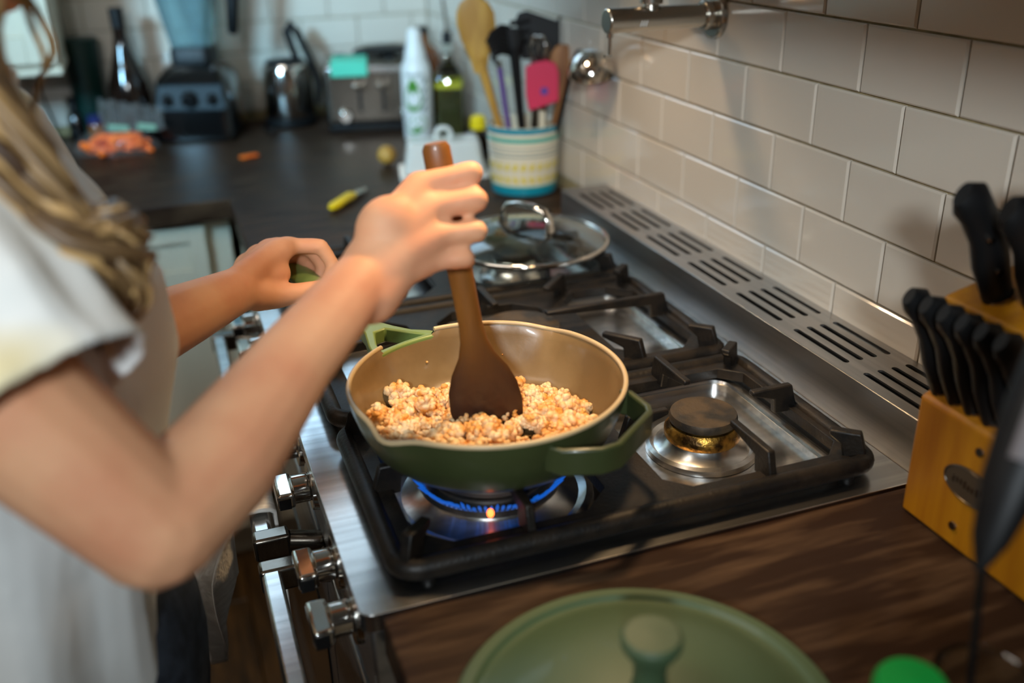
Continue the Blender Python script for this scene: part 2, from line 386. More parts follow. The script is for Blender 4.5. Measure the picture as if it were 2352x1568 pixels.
cb = thing('wall_cabinet', 'cream wall cabinet beside the hood over the knife block, out of the frame', 'cabinet', (-0.17, -0.8, 1.500))
bm = nb(); bx(bm, -0.365, -0.001, -1.45, -0.24, 1.500, 2.30); part('body', bm, 'cabinet', cb, world=True, bevel=0.001)
bm = nb(); shaker(bm, 'x', -0.84, -0.245, 1.505, 2.295, -0.384); part('door', bm, 'cabinet', cb, world=True, bevel=0.0015)
bm = nb(); shaker(bm, 'x', -1.445, -0.845, 1.505, 2.295, -0.384); part('door', bm, 'cabinet', cb, world=True, bevel=0.0015)

# range hood over the range (its lamps light the pan, its edge shades the upper tiles)
hd = thing('range_hood', 'steel range hood above the range, out of the frame', 'hood', (-0.26, 0.27, 1.58))
bm = nb(); bx(bm, -0.50, -0.001, -0.22, 0.76, 1.560, 1.70); part('canopy', bm, 'steel', hd, world=True, bevel=0.004)
bm = nb(); bx(bm, -0.32, -0.001, 0.1, 0.44, 1.70, 2.45); part('flue', bm, 'steel', hd, world=True, bevel=0.003)

# ------------------------------------------------------------------ range
RY0, RY1 = -0.206, 0.745
rg = thing('gas_range', 'stainless steel gas range with six burner positions under cast iron grates', 'range', (-0.33, 0.27, 0))
bm = nb(); bx(bm, -0.64, -0.002, RY0+0.004, RY1-0.004, 0.10, 0.896); part('body', bm, 'steelY', rg, world=True, bevel=0.002)
for yy in (RY0+0.05, RY1-0.05):
    for xx in (-0.58, -0.06):
        bm = nb(); cyl(bm, (xx, yy, 0), (xx, yy, 0.10), 0.022, 0.028, 20); part('leg', bm, 'black', rg, world=True)
# hob plate with three sunk wells
WELLS = [(-0.165, 0.068), (0.115, 0.375), (0.425, 0.69)]
bm = nb()
holes = [rrect(-0.618, -0.160, a, b, 0.025)[::-1] for a, b in WELLS]
prism(bm, rrect(-0.672, -0.094, RY0, RY1, 0.012), 0.896, 0.915, holes)
part('hob_plate', bm, 'steel', rg, world=True, bevel=0.003, seg=3)
for i, (a, b) in enumerate(WELLS):
    bm = nb(); bx(bm, -0.622, -0.156, a-0.004, b+0.004, 0.899, 0.9045)
    part('well', bm, 'steel', rg, world=True)
    bm = nb(); tube(bm, [(x, y, 0.9155) for x, y in rrect(-0.622, -0.156, a-0.004, b+0.004, 0.028)], 0.005, 8, closed=True, flat=(1.3, 0.8))
    part('well_lip', bm, 'steel', rg, world=True)
# burners
def burner(cx, cy, r, lit=False):
    z = 0.905
    bm = nb(); lathe(bm, [(r*1.62, z), (r*1.60, z+0.006), (r*1.50, z+0.009), (r*1.38, z+0.005), (r*1.15, z+0.010), (r*1.02, z+0.018), (r*0.9, z+0.018)], (cx, cy, 0))
    bowl = part('burner_bowl', bm, 'steel', rg, world=True)
    bm = nb(); lathe(bm, [(r*1.02, z+0.014), (r*1.10, z+0.019), (r*1.10, z+0.026), (r*0.96, z+0.033), (r*0.9, z+0.033)], (cx, cy, 0))
    part('burner_ring', bm, 'steel' if lit else 'brass', bowl, world=True)
    bm = nb(); lathe(bm, [(r*0.80, z+0.026), (r*0.84, z+0.034), (r*0.96, z+0.036), (r*0.98, z+0.041), (r*0.94, z+0.045), (0, z+0.046)], (cx, cy, 0))
    part('burner_cap', bm, 'cap', bowl, world=True)
    return bowl
burner(-0.258, -0.052, 0.038)
wb = burner(-0.505, -0.052, 0.066, True)
burner(-0.36, 0.245, 0.055, True)
burner(-0.262, 0.535, 0.036, True)
burner(-0.50, 0.545, 0.036)
# gas flames round the front burner
bm = nb(); rf = random.Random(5)
for k in range(84):
    a = 2*PI*k/84; r0 = 0.072; r1 = 0.081 + rf.uniform(-.002, .003); zz = 0.934
    p0 = Vector((-0.505+r0*math.cos(a), -0.052+r0*math.sin(a), zz)); p1 = Vector((-0.505+r1*math.cos(a), -0.052+r1*math.sin(a), zz+0.007+rf.uniform(0, .004)))
    tube(bm, [p0, p0.lerp(p1, .4), p1], [0.0015, 0.0018, 0.0003], 6)
fl = part('flame', bm, 'flame', rg, world=True); fl['kind'] = 'stuff'; fl['label'] = 'ring of small blue gas flames'
bm = nb(); a = math.radians(-108); ball(bm, (-0.505+0.084*math.cos(a), -0.052+0.084*math.sin(a), 0.938), 0.0035, 2, (1, 1, 1.4)); sp = part('flame', bm, 'spark', rg, world=True); sp['label'] = 'single orange flame tip'
# backguard with slots
slots = []; sx = [-0.073, -0.054, -0.035, -0.016]
for gi in range(7):
    y0 = -0.183 + gi*0.1312
    for x in sx: slots.append(rrect(x-0.0039, x+0.0039, y0, y0+0.102, 0.0038, 4)[::-1])
bm = nb(); prism(bm, [(-0.093, RY0), (-0.001, RY0), (-0.001, RY1), (-0.093, RY1)], 0.9735, 0.976, slots); part('vent_grille', bm, 'steelY', rg, world=True, smooth=False)
bm = nb(); bx(bm, -0.0935, -0.0915, RY0, RY1, 0.905, 0.9758); bx(bm, -0.0915, -0.001, RY0, RY0+0.002, 0.90, 0.9735); bx(bm, -0.0915, -0.001, RY1-0.002, RY1, 0.90, 0.9735)
part('backguard', bm, 'steelY', rg, world=True, bevel=0.0008)
bm = nb(); bx(bm, -0.090, -0.002, RY0+0.003, RY1-0.003, 0.90, 0.962); part('vent_cavity', bm, 'void', rg, world=True)
# control knobs: chrome barrel with a bar grip
bm = nb(); bx(bm, -0.664, -0.638, RY0+0.004, RY1-0.004, 0.80, 0.8955); part('control_panel', bm, 'steelY', rg, world=True, bevel=0.003)
for yk in (-0.135, -0.050, 0.100, 0.200, 0.305, 0.405, 0.505, 0.605):
    zk = 0.862
    bm = nb(); cyl(bm, (-0.663, yk, zk), (-0.671, yk, zk), 0.029, 0.027, 32); kb = part('knob', bm, 'chrome', rg, world=True, bevel=0.001)
    bm = nb(); cyl(bm, (-0.671, yk, zk), (-0.690, yk, zk), 0.0165, 0.0165, 28); part('barrel', bm, 'chrome', kb, world=True, bevel=0.001)
    bm = nb(); box(bm, (-0.699, yk, zk), (0.020, 0.050, 0.019)); part('grip', bm, 'chrome', kb, world=True, bevel=0.004, seg=3)
    bm = nb(); box(bm, (-0.701, yk-0.0255, zk-0.001), (0.013, 0.003, 0.013)); part('grip_inset', bm, 'black', kb, world=True)
# oven doors and handles
for (a, b) in ((-0.192, 0.055), (0.062, 0.737)):
    bm = nb(); bx(bm, -0.668, -0.641, a, b, 0.14, 0.792); dr = part('oven_door', bm, 'steelY', rg, world=True, bevel=0.003)
    bm = nb(); bx(bm, -0.6705, -0.667, a+0.06, b-0.06, 0.32, 0.66); part('oven_window', bm, 'blackgloss', dr, world=True, bevel=0.002)
def oven_handle(y0, y1):
    z = 0.803; n = 14
    bm = nb(); extr(bm, [(-0.739, y0+0.012, z-0.012), (-0.718, y0+0.012, z-0.012), (-0.718, y0+0.012, z+0.012), (-0.739, y0+0.012, z+0.012)], (0, y1-y0-0.024, 0))
    h = part('oven_handle', bm, 'steel', rg, world=True, bevel=0.004, seg=3)
    for ye, s in ((y0, 1), (y1, -1)):
        bm = nb(); bx(bm, -0.741, -0.700, min(ye, ye+s*0.024), max(ye, ye+s*0.024), z-0.016, z+0.0135)
        part('end_bracket', bm, 'nickel', h, world=True, bevel=0.004, seg=3)
        bm = nb(); cyl(bm, (-0.702, ye+s*0.012, z-0.002), (-0.664, ye+s*0.012, z-0.012), 0.0125, 0.0125, 20); part('stub', bm, 'nickel', h, world=True)
oven_handle(0.080, 0.705); oven_handle(-0.185, 0.045)

# ------------------------------------------------------------------ cast iron grates
def grate(name, label, y0, y1, openings, fingers):
    g = thing(name, label, 'grate', (-0.377, (y0+y1)/2, 0.915))
    X0, X1 = -0.640, -0.124
    bm = nb(); prism(bm, rrect(X0+0.010, X1-0.010, y0+0.010, y1-0.010, 0.018), 0.923, 0.936, [o[::-1] for o in openings])
    part('frame', bm, 'iron', g, world=True, bevel=0.003)
    bm = nb(); tube(bm, [(x, y, 0.931) for x, y in rrect(X0+0.010, X1-0.010, y0+0.010, y1-0.010, 0.020)], 0.0105, 12, closed=True, flat=(0.95, 1.0)); part('rail', bm, 'iron', g, world=True)
    for fx, fy in ((X0+0.035, y0+0.016), (X1-0.035, y0+0.016), (X0+0.035, y1-0.016), (X1-0.035, y1-0.016)):
        bm = nb(); cyl(bm, (fx, fy, 0.915), (fx, fy, 0.927), 0.007, 0.009, 14); part('foot', bm, 'iron', g, world=True)
    for (rx, ry, tx, ty, wd) in fingers:
        R = Vector((rx, ry, 0)); Tt = Vector((tx, ty, 0)); d = (Tt-R); L = d.length; d.normalize(); s = Vector((-d.y, d.x, 0))
        prof = [(0, 0.930), (0.010, 0.963), (L, 0.963), (L, 0.957), (min(0.032, L*0.7), 0.948), (min(0.030, L*0.6), 0.930)]
        bm = nb(); extr(bm, [R + d*a - s*wd/2 + Vector((0, 0, z)) for a, z in prof], s*wd)
        part('finger', bm, 'iron', g, world=True, bevel=0.0018)
    return g
def octo(x0, x1, y0, y1, c, r=0): return [(x0+c, y0), (x1-c, y0), (x1, y0+c), (x1, y1-c), (x1-c, y1), (x0+c, y1), (x0, y1-c), (x0, y0+c)]
def two_burner(ya, yb, ym):
    fr = []
    for (cx, xl, xr) in ((-0.250, -0.360, -0.137), (-0.505, -0.628, -0.400)):
        fr += [(xr, ym, cx+0.052, ym, 0.009), (xl, ym, cx-0.052, ym, 0.009), (cx, ya+0.012, cx, ym-0.048, 0.009), (cx, yb-0.012, cx, ym+0.048, 0.009)]
    fr += [(-0.137, ya+0.013, -0.168, ya+0.040, 0.011), (-0.137, yb-0.013, -0.168, yb-0.040, 0.011), (-0.628, ya+0.013, -0.597, ya+0.040, 0.011), (-0.628, yb-0.013, -0.597, yb-0.040, 0.011)]
    return fr
grate('pan_grate', 'near cast iron grate carrying the green frying pan', -0.190, 0.093,
      [octo(-0.352, -0.150, -0.158, 0.060, 0.022), octo(-0.606, -0.412, -0.158, 0.060, 0.030)], two_burner(-0.190, 0.093, -0.050))
grate('pan_grate', 'middle cast iron grate with long pointed bars behind the frying pan', 0.100, 0.396,
      [octo(-0.262, -0.150, 0.132, 0.364, 0.030), octo(-0.600, -0.492, 0.132, 0.364, 0.030), octo(-0.452, -0.302, 0.140, 0.356, 0.030)],
      [(-0.137, 0.250, -0.322, 0.250, 0.010), (-0.628, 0.250, -0.44, 0.250, 0.010), (-0.375, 0.113, -0.375, 0.205, 0.010), (-0.375, 0.383, -0.375, 0.300, 0.010),
       (-0.137, 0.113, -0.168, 0.142, 0.011), (-0.137, 0.383, -0.168, 0.354, 0.011), (-0.24, 0.383, -0.29, 0.33, 0.010), (-0.24, 0.113, -0.28, 0.16, 0.010)])
grate('pan_grate', 'far cast iron grate under the round glass lid', 0.403, 0.700,
      [octo(-0.352, -0.150, 0.435, 0.668, 0.022), octo(-0.606, -0.412, 0.435, 0.668, 0.030)], two_burner(0.403, 0.700, 0.548))

# ------------------------------------------------------------------ frying pan
PC = Vector((-0.499, -0.037, 0)); PZ = 0.9635
pan = thing('frying_pan', 'sage green frying pan with tan lining standing over the lit burner', 'pan', (PC.x, PC.y, PZ))
def gauss(a, c, w):
    d = (a-c+PI) % (2*PI)-PI; return math.exp(-(d/w)**2)
SP = [math.radians(42), math.radians(212)]; LOOPA = math.radians(112)
def rimfn(a, r, z):
    g = max(gauss(a, s, 0.15) for s in SP)
    k = max(0.0, (z-0.028)/0.04)
    return r + g*0.0085*k, z - g*0.006*k
def notch(a, r, z):
    r, z = rimfn(a, r, z)
    d = abs((a-LOOPA+PI) % (2*PI)-PI)
    if d < 0.26 and z > 0.060: z = 0.060
    return r, z
bm = nb(); lathe(bm, [(0.0, 0.0), (0.100, 0.0), (0.110, 0.003), (0.121, 0.014), (0.131, 0.035), (0.137, 0.055), (0.1385, 0.067)], (0, 0, 0), 120, notch, caps=False)
part('pan_body', bm, 'green', pan, smooth=math.radians(60))
bm = nb(); lathe(bm, [(0.136, 0.0672), (0.1345, 0.0655), (0.1325, 0.055), (0.127, 0.036), (0.1175, 0.016), (0.107, 0.006), (0.098, 0.0045), (0.0, 0.004)], (0, 0, 0), 120, notch, caps=False)
part('pan_lining', bm, 'ceramic', pan, smooth=math.radians(60))
bm = nb(); ring = []
for k in range(121):
    a = LOOPA + 0.262 + (2*PI-0.524)*k/120; r, z = rimfn(a, 0.1368, 0.0672); ring.append((r*math.cos(a), r*math.sin(a), z))
tube(bm, ring, 0.0026, 10, caps=True); part('pan_rim', bm, 'rim', pan)
# helper handle (band loop) on the near right
def band(bm, pts, th, z0, z1):
    n = len(pts); P = [Vector((p[0], p[1], 0)) for p in pts]; L_, R_ = [], []
    for i in range(n):
        d = (P[min(i+1, n-1)]-P[max(i-1, 0)]).normalized(); s = Vector((-d.y, d.x, 0))
        L_.append(P[i]+s*th/2); R_.append(P[i]-s*th/2)
    vs = [[bm.verts.new((q.x, q.y, z)) for q in (L_[i], R_[i]) for z in (z0(i) if callable(z0) else z0, z1)] for i in range(n)]
    for i in range(n-1):
        a, b = vs[i], vs[i+1]
        for (p, q) in ((0, 1), (1, 3), (3, 2), (2, 0)): bm.faces.new((a[p], a[q], b[q], b[p]))
    bm.faces.new((vs[0][0], vs[0][1], vs[0][3], vs[0][2])); bm.faces.new((vs[-1][0], vs[-1][2], vs[-1][3], vs[-1][1]))
def pol(r, deg): return (r*math.cos(math.radians(deg)), r*math.sin(math.radians(deg)))
bm = nb(); band(bm, [pol(0.131, -27), pol(0.141, -28.5), pol(0.161, -38), pol(0.165, -42), pol(0.168, -65), pol(0.164, -71), pol(0.146, -82), pol(0.131, -86)], 0.007, 0.033, 0.060)
part('helper_handle', bm, 'green', pan, bevel=0.0025, seg=3)
# spatula rest loop and long handle
A_, B_, C_ = pol(0.1375, 112-16.5), pol(0.1375, 112+16.5), pol(0.186, 113)
mid = [pol(0.1375, 112-16.5+i*3.3) for i in range(11)]
bm = nb(); outer = [pol(0.1425, 95), pol(0.150, 97), pol(0.163, 103), pol(0.190, 107.5), pol(0.212, 109.5), pol(0.212, 115), pol(0.188, 118), pol(0.160, 125), pol(0.1425, 130)] + [pol(0.1335, 129-i*3.4) for i in range(11)]
hole = [pol(0.1420, 125.5), pol(0.157, 121.5), pol(0.183, 115), pol(0.183, 110.5), pol(0.160, 106), pol(0.1420, 100.5), pol(0.1405, 106), pol(0.1405, 112), pol(0.1405, 119)]
prism(bm, outer, 0.044, 0.0615, [hole]); part('spatula_rest', bm, 'greenloop', pan, bevel=0.002)
bm = nb(); hp = [Vector((*pol(r, 112.5), z)) for r, z in ((0.198, 0.052), (0.23, 0.056), (0.28, 0.068), (0.34, 0.082), (0.385, 0.090), (0.39, 0.090))]
tube(bm, hp, [0.009, 0.010, 0.0125, 0.0135, 0.012, 0.004], 20, flat=(1.25, 0.75), up=(0, 0, 1)); part('long_handle', bm, 'greenloop', pan)

# mince: one loose mass of crumbles
def mince():
    rr = random.Random(11); bm = nb()
    tmpl = nb(); bmesh.ops.create_icosphere(tmpl, subdivisions=2, radius=1.0)
    tv = [v.co.copy() for v in tmpl.verts]; tf = [[v.index for v in f.verts] for f in tmpl.faces]; tmpl.free()
    verts, faces = [], []
    def blob(c, r, seed):
        o = len(verts); sx, sy, sz = rr.uniform(.75, 1.3), rr.uniform(.75, 1.3), rr.uniform(.7, 1.1)
        for v in tv:
            k = 1 + 0.30*noise.noise(v*1.8 + Vector((seed, 0, 0)))
            verts.append((c[0]+v.x*r*sx*k, c[1]+v.y*r*sy*k, c[2]+v.z*r*sz*k))
        faces.extend([[o+i for i in f] for f in tf])
    def clump(x, y, z, R, n):
        s0 = rr.random()*99
        blob((x, y, z), R*0.8, s0)
        for i in range(n):
            d = Vector((rr.gauss(0, 1), rr.gauss(0, 1), rr.gauss(0, .8))).normalized()
            if d.z < -0.3: d.z = -d.z
            q = Vector((x, y, z)) + d*R*rr.uniform(.65, .95)
            blob(q, R*rr.uniform(.24, .38), s0+i)
    cnt = 0
    while cnt < 360:
        a = rr.uniform(0, 2*PI); r = 0.114*math.sqrt(rr.random()); x, y = r*math.cos(a), r*math.sin(a)
        # heaped to the near side, bare toward the far wall and round the edge
        fwd = x*0.33 + y*0.94
        if fwd > 0.072 - 0.25*max(0, abs(x*0.94-y*0.33)-0.03) + 0.03*noise.noise(Vector((x*30, y*30, 2))): continue
        if x > 0.100: continue
        if noise.noise(Vector((x*35, y*35, 7))) < -0.32: continue
        h = max(0.0, 0.024*(1-(r/0.115)**2)) * (0.7+0.6*rr.random()) + 0.007*noise.noise(Vector((x*40, y*40, 0)))
        wall = 0.0 if r < 0.098 else (r-0.098)*0.9
        R = rr.choice((rr.uniform(0.005, 0.008), rr.uniform(0.008, 0.013)))
        clump(x, y, 0.006 + R*0.6 + max(0, h)*rr.random() + wall, R, rr.randint(14, 22)); cnt += 1
    for (x, y, R) in ((-0.020, 0.076, 0.011), (-0.013, 0.072, 0.008), (0.062, 0.052, 0.007), (0.07, 0.04, 0.006), (0.05, 0.056, 0.007), (0.098, 0.005, 0.007), (0.106, -0.006, 0.007)):
        clump(x, y, 0.008+R*.8, R, 18)
    for (x, y, z, R) in ((0.094, 0.034, 0.010, 0.0028), (0.088, -0.05, 0.009, 0.002), (-0.085, 0.06, 0.010, 0.002), (-0.1, 0.03, 0.014, 0.002), (-0.03, 0.122, 0.035, 0.0013), (0.035, 0.12, 0.034, 0.0014), (0.055, 0.113, 0.033, 0.001)):
        blob((x, y, z), R, x*50)
    me = bpy.data.meshes.new('browned_mince'); me.from_pydata([(v[0]+PC.x, v[1]+PC.y, v[2]+PZ) for v in verts], [], faces); me.shade_smooth()
    me.materials.append(M['meat']); o = bpy.data.objects.new('browned_mince', me); COL.objects.link(o)
    bm.free()
    tag(o, 'crumbled browned mince frying in the green pan', 'food', kind='stuff')
mince()

# ------------------------------------------------------------------ wooden spatula held over the pan
st_tip = Vector((-0.500, -0.048, 0.975)); st_top = Vector((-0.5370, -0.025, 1.2640))
ax = (st_top-st_tip).normalized(); view = (st_tip - Vector((-0.766, -0.864, 1.464))).normalized()
side = ax.cross(view).normalized(); nrm = side.cross(ax).normalized()      # blade faces the cook's right
spat = thing('spatula', 'dark wooden spatula held upright with its blade in the mince', 'spatula', st_tip)
def flatloft(bm, secs):
    rings = []
    for (t, wd, th) in secs:
        c = ax*t; rings.append([bm.verts.new(c + side*math.cos(2*PI*k/20)*wd + nrm*math.sin(2*PI*k/20)*th) for k in range(20)])
    for a, b in zip(rings[:-1], rings[1:]):
        for k in range(20): bm.faces.new((a[k], a[(k+1) % 20], b[(k+1) % 20], b[k]))
    bm.faces.new(rings[0][::-1]); bm.faces.new(rings[-1])
bm = nb(); flatloft(bm, [(0.0, 0.031, 0.0012), (0.004, 0.0335, 0.002), (0.03, 0.0365, 0.003), (0.05, 0.0345, 0.0035), (0.068, 0.028, 0.004), (0.085, 0.018, 0.0048), (0.10, 0.0135, 0.0055), (0.115, 0.012, 0.006)])
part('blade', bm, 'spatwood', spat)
bm = nb(); flatloft(bm, [(0.113, 0.0118, 0.006), (0.15, 0.0118, 0.0068), (0.20, 0.0125, 0.008), (0.27, 0.013, 0.0085), (0.289, 0.0128, 0.008), (0.294, 0.010, 0.006)])
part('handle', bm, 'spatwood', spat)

# ------------------------------------------------------------------ woman
W = bpy.data.objects
person = thing('person', 'woman with long wavy blonde hair in a white blouse stirring the pan', 'person', (-0.92, -0.08, 0))
def cap_chain(bm, pts, radii, n=16, sc=None):
    for i in range(len(pts)-1):
        cyl(bm, pts[i], pts[i+1], radii[i], radii[i+1], n)
    for p, r in zip(pts, radii): ball(bm, p, r, 2)
def V(*a): return Vector(a)
bm = nb()
# torso, neck, head
def ell(c, r): ball(bm, c, 1.0, 3, r)
ell((-0.930, -0.08, 0.93), (0.088, 0.132, 0.12)); ell((-0.935, -0.08, 1.05), (0.090, 0.13, 0.14)); ell((-0.925, -0.08, 1.19), (0.10, 0.15, 0.12))
cap_chain(bm, [V(-0.945, -0.235, 1.285), V(-0.94, -0.08, 1.31), V(-0.93, 0.085, 1.285)], [0.045, 0.055, 0.045])
cap_chain(bm, [V(-0.935, -0.08, 1.30), V(-0.905, -0.075, 1.39)], [0.052, 0.048])
HC = V(-0.915, -0.070, 1.500)
ell(HC, (0.088, 0.073, 0.095)); ell(HC+V(0.035, 0, -0.045), (0.052, 0.052, 0.058)); ell(HC+V(0.058, 0, -0.088), (0.020, 0.022, 0.016))
cap_chain(bm, [HC+V(0.085, 0, 0.015), HC+V(0.104, 0, -0.018)], [0.008, 0.012], 10)   # nose
ell(HC+V(0.080, 0, -0.052), (0.014, 0.024, 0.010))
for s in (-1, 1):
    ell(HC+V(-0.005, s*0.074, -0.005), (0.018, 0.008, 0.030)); ell(HC+V(0.072, s*0.028, 0.028), (0.016, 0.022, 0.009))
# legs and feet
for s in (-1, 1):
    cap_chain(bm, [V(-0.92, -0.08+s*0.08, 0.88), V(-0.91, -0.08+s*0.085, 0.48), V(-0.93, -0.08+s*0.09, 0.09)], [0.085, 0.055, 0.038])
    cap_chain(bm, [V(-0.95, -0.08+s*0.09, 0.045), V(-0.86, -0.08+s*0.10, 0.032), V(-0.78, -0.08+s*0.105, 0.024)], [0.038, 0.036, 0.022])
# right arm
S_ = V(-0.945, -0.240, 1.285); E_ = V(-0.810, -0.284, 1.094); Wr = V(-0.627, -0.096, 1.172)
cap_chain(bm, [S_, S_.lerp(E_, .5)+V(0, 0, -.006), E_], [0.050, 0.049, 0.041])
fa = [E_, E_.lerp(Wr, .25)+V(0.002, -0.004, -0.004), E_.lerp(Wr, .6), Wr]
cap_chain(bm, fa, [0.042, 0.0415, 0.032, 0.0265])
HO = V(0.003, 0.0086, -0.004)
MC = [V(-0.565, -0.066, 1.242)+HO, V(-0.561, -0.082, 1.225)+HO, V(-0.560, -0.095, 1.204)+HO, V(-0.572, -0.098, 1.183)+HO]
PP = [V(-0.519, -0.071, 1.249)+HO, V(-0.520, -0.086, 1.229)+HO, V(-0.525, -0.098, 1.205)+HO, V(-0.537, -0.102, 1.183)+HO]
DD = [V(-0.507, -0.037, 1.238)+HO, V(-0.508, -0.050, 1.216)+HO, V(-0.513, -0.063, 1.191)+HO, V(-0.526, -0.071, 1.169)+HO]
TT = [V(-0.525, -0.018, 1.235)+HO, V(-0.527, -0.032, 1.211)+HO, V(-0.530, -0.045, 1.185)+HO, V(-0.538, -0.058, 1.164)+HO]
for k in range(4):
    mcp, pip, dip, tip = MC[k], PP[k], DD[k], TT[k]; r = (0.0112, 0.0112, 0.0106, 0.0094)[k]
    cap_chain(bm, [Wr+V(0.006, 0.010-0.007*k, 0.010-0.008*k), Wr.lerp(mcp, .6)+V(0, 0, 0.002), mcp], [0.0215, 0.0185, 0.0135])
    cap_chain(bm, [mcp, mcp.lerp(pip, .5), pip, pip.lerp(dip, .5), dip, tip], [r*1.1, r*.96, r, r*.88, r*.88, r*.76], 12)
TH = [Wr+V(0.014, 0.020, 0.006), V(-0.588, -0.040, 1.190), V(-0.562, -0.018, 1.200), V(-0.540, -0.006, 1.212)]
cap_chain(bm, TH, [0.022, 0.017, 0.0125, 0.0095])
ell((-0.594, -0.076, 1.204), (0.032, 0.024, 0.034))
# left arm
S2 = V(-0.930, 0.090, 1.285); E2 = V(-0.875, 0.095, 1.055); W2 = V(-0.712, 0.205, 1.068)
cap_chain(bm, [S2, S2.lerp(E2, .5), E2], [0.050, 0.047, 0.040]); cap_chain(bm, [E2, E2.lerp(W2, .3), E2.lerp(W2, .65), W2], [0.041, 0.041, 0.034, 0.026])
K2 = [V(-0.643, 0.266, 1.092), V(-0.652, 0.286, 1.086), V(-0.664, 0.298, 1.077), V(-0.678, 0.304, 1.066)]
for k in range(4):
    mcp = K2[k]; r = (0.0098, 0.0098, 0.0092, 0.0082)[k]
    cap_chain(bm, [W2+V(0.006, 0.006+0.005*k, 0.008-0.006*k), mcp+V(-0.014, -0.014, 0.0), mcp], [0.020, 0.0165, 0.0125])
    pip = mcp + V(0.036, -0.004+0.002*k, -0.004-0.002*k); dip = pip + V(0.012, -0.004, -0.024); tip = dip + V(-0.010, -0.004, -0.020)
    cap_chain(bm, [mcp, pip, dip, tip], [r*1.05, r, r*.88, r*.74], 12)
cap_chain(bm, [W2+V(0.020, 0.004, -0.010), V(-0.670, 0.212, 1.052), V(-0.645, 0.212, 1.052), V(-0.618, 0.220, 1.052)], [0.020, 0.0155, 0.0118, 0.0092])
ell((-0.677, 0.240, 1.070), (0.030, 0.030, 0.020))
body = part('body', bm, 'skin', person, world=True, smooth=math.radians(180))
rm = body.modifiers.new('r', 'REMESH'); rm.mode = 'VOXEL'; rm.voxel_size = 0.0030; rm.use_smooth_shade = True
sm = body.modifiers.new('s', 'SMOOTH'); sm.factor = 0.6; sm.iterations = 8
# face details
for s in (-1, 1):
    bm = nb(); ball(bm, HC+V(0.074, s*0.028, 0.012), 0.011, 2); part('eye', bm, 'eye', person, world=True)
    bm = nb(); ball(bm, HC+V(0.0815, s*0.028, 0.011), 0.0048, 2); part('iris', bm, 'black', person, world=True)
    bm = nb(); tube(bm, [HC+V(0.082, s*0.014, 0.032), HC+V(0.084, s*0.028, 0.037), HC+V(0.075, s*0.044, 0.032)], [0.002, 0.003, 0.0015], 8); part('eyebrow', bm, 'hair', person, world=True)
bm = nb(); tube(bm, [HC+V(0.084, -0.022, -0.050), HC+V(0.094, 0, -0.047), HC+V(0.084, 0.022, -0.050)], [0.002, 0.0055, 0.002], 10)
tube(bm, [HC+V(0.083, -0.018, -0.056), HC+V(0.092, 0, -0.057), HC+V(0.083, 0.018, -0.056)], [0.002, 0.006, 0.002], 10); part('lips', bm, 'lips', person, world=True)
for k in range(4):
    mcp = K2[k]; pip = mcp + V(0.036, -0.004+0.002*k, -0.004-0.002*k); dip = pip + V(0.012, -0.004, -0.024); tip = dip + V(-0.010, -0.004, -0.020)
    bm = nb(); ball(bm, tip+V(0.0045, -0.0035, -0.001), 0.0045, 2, (0.8, 0.8, 1.3)); part('fingernail', bm, 'nail', person, world=True)
# blouse
bm = nb()
def ringloft(bm, secs, n=56, wr=0.006, seed=0):
    """secs: (centre, dirA*ra, dirB*rb)"""
    rings = []
    for j, (c, a, b) in enumerate(secs):
        ring = []
        for k in range(n):
            t = 2*PI*k/n; e = 1 + wr/a.length*(noise.noise(Vector((math.cos(t)*2.2+seed, math.sin(t)*2.2, j*0.42)))*1.3 + 0.6*math.sin(t*9+j*.3+seed))
            ring.append(bm.verts.new(c + a*math.cos(t)*e + b*math.sin(t)*e))
        rings.append(ring)
    for a, b in zip(rings[:-1], rings[1:]):
        for k in range(n): bm.faces.new((a[k], a[(k+1) % n], b[(k+1) % n], b[k]))
secs = []
for z, cx, rx, ry in ((0.87, -0.928, 0.108, 0.178), (0.90, -0.928, 0.110, 0.176), (0.96, -0.928, 0.110, 0.168), (1.02, -0.926, 0.112, 0.160), (1.08, -0.922, 0.120, 0.158), (1.14, -0.915, 0.130, 0.162), (1.20, -0.915, 0.126, 0.172),
                      (1.25, -0.925, 0.110, 0.178), (1.29, -0.932, 0.092, 0.176), (1.32, -0.935, 0.078, 0.145), (1.345, -0.930, 0.068, 0.095), (1.36, -0.925, 0.064, 0.075)):
    secs.append((V(cx, -0.08, z), V(rx, 0, 0), V(0, ry, 0)))
ringloft(bm, secs, seed=1)
def sleeve(bm, pts, rad, seed):
    sc = []; n = 12; m = len(pts)-1
    P = [pts[0]*2-pts[1]] + pts + [pts[-1]*2-pts[-2]]
    def at(u):
        k = min(int(u), m-1); t = u-k; p0, p1, p2, p3 = P[k:k+4]
        return 0.5*((2*p1)+(p2-p0)*t+(2*p0-5*p1+4*p2-p3)*t*t+(3*p1-p0-3*p2+p3)*t*t*t)
    prev = None
    for i in range(n+1):
        u = i/n*m; d = (at(min(m, u+.05))-at(max(0, u-.05))).normalized()
        s_ = frame_of(d)[0] if prev is None else (prev-d*prev.dot(d)).normalized(); prev = s_; t_ = d.cross(s_)
        k = min(int(u), m-1); r = rad[k]+(rad[k+1]-rad[k])*(u-k)
        sc.append((at(u), s_*r, t_*r))
    ringloft(bm, sc, n=36, wr=0.005, seed=seed)
sleeve(bm, [V(-0.932, -0.13, 1.300), V(-0.928, -0.192, 1.290), V(-0.894, -0.232, 1.238), V(-0.862, -0.272, 1.185)], [0.060, 0.068, 0.070, 0.074], 4)
sleeve(bm, [V(-0.930, -0.03, 1.300), V(-0.930, 0.070, 1.288), V(-0.905, 0.092, 1.210), V(-0.878, 0.092, 1.095)], [0.060, 0.068, 0.070, 0.076], 9)
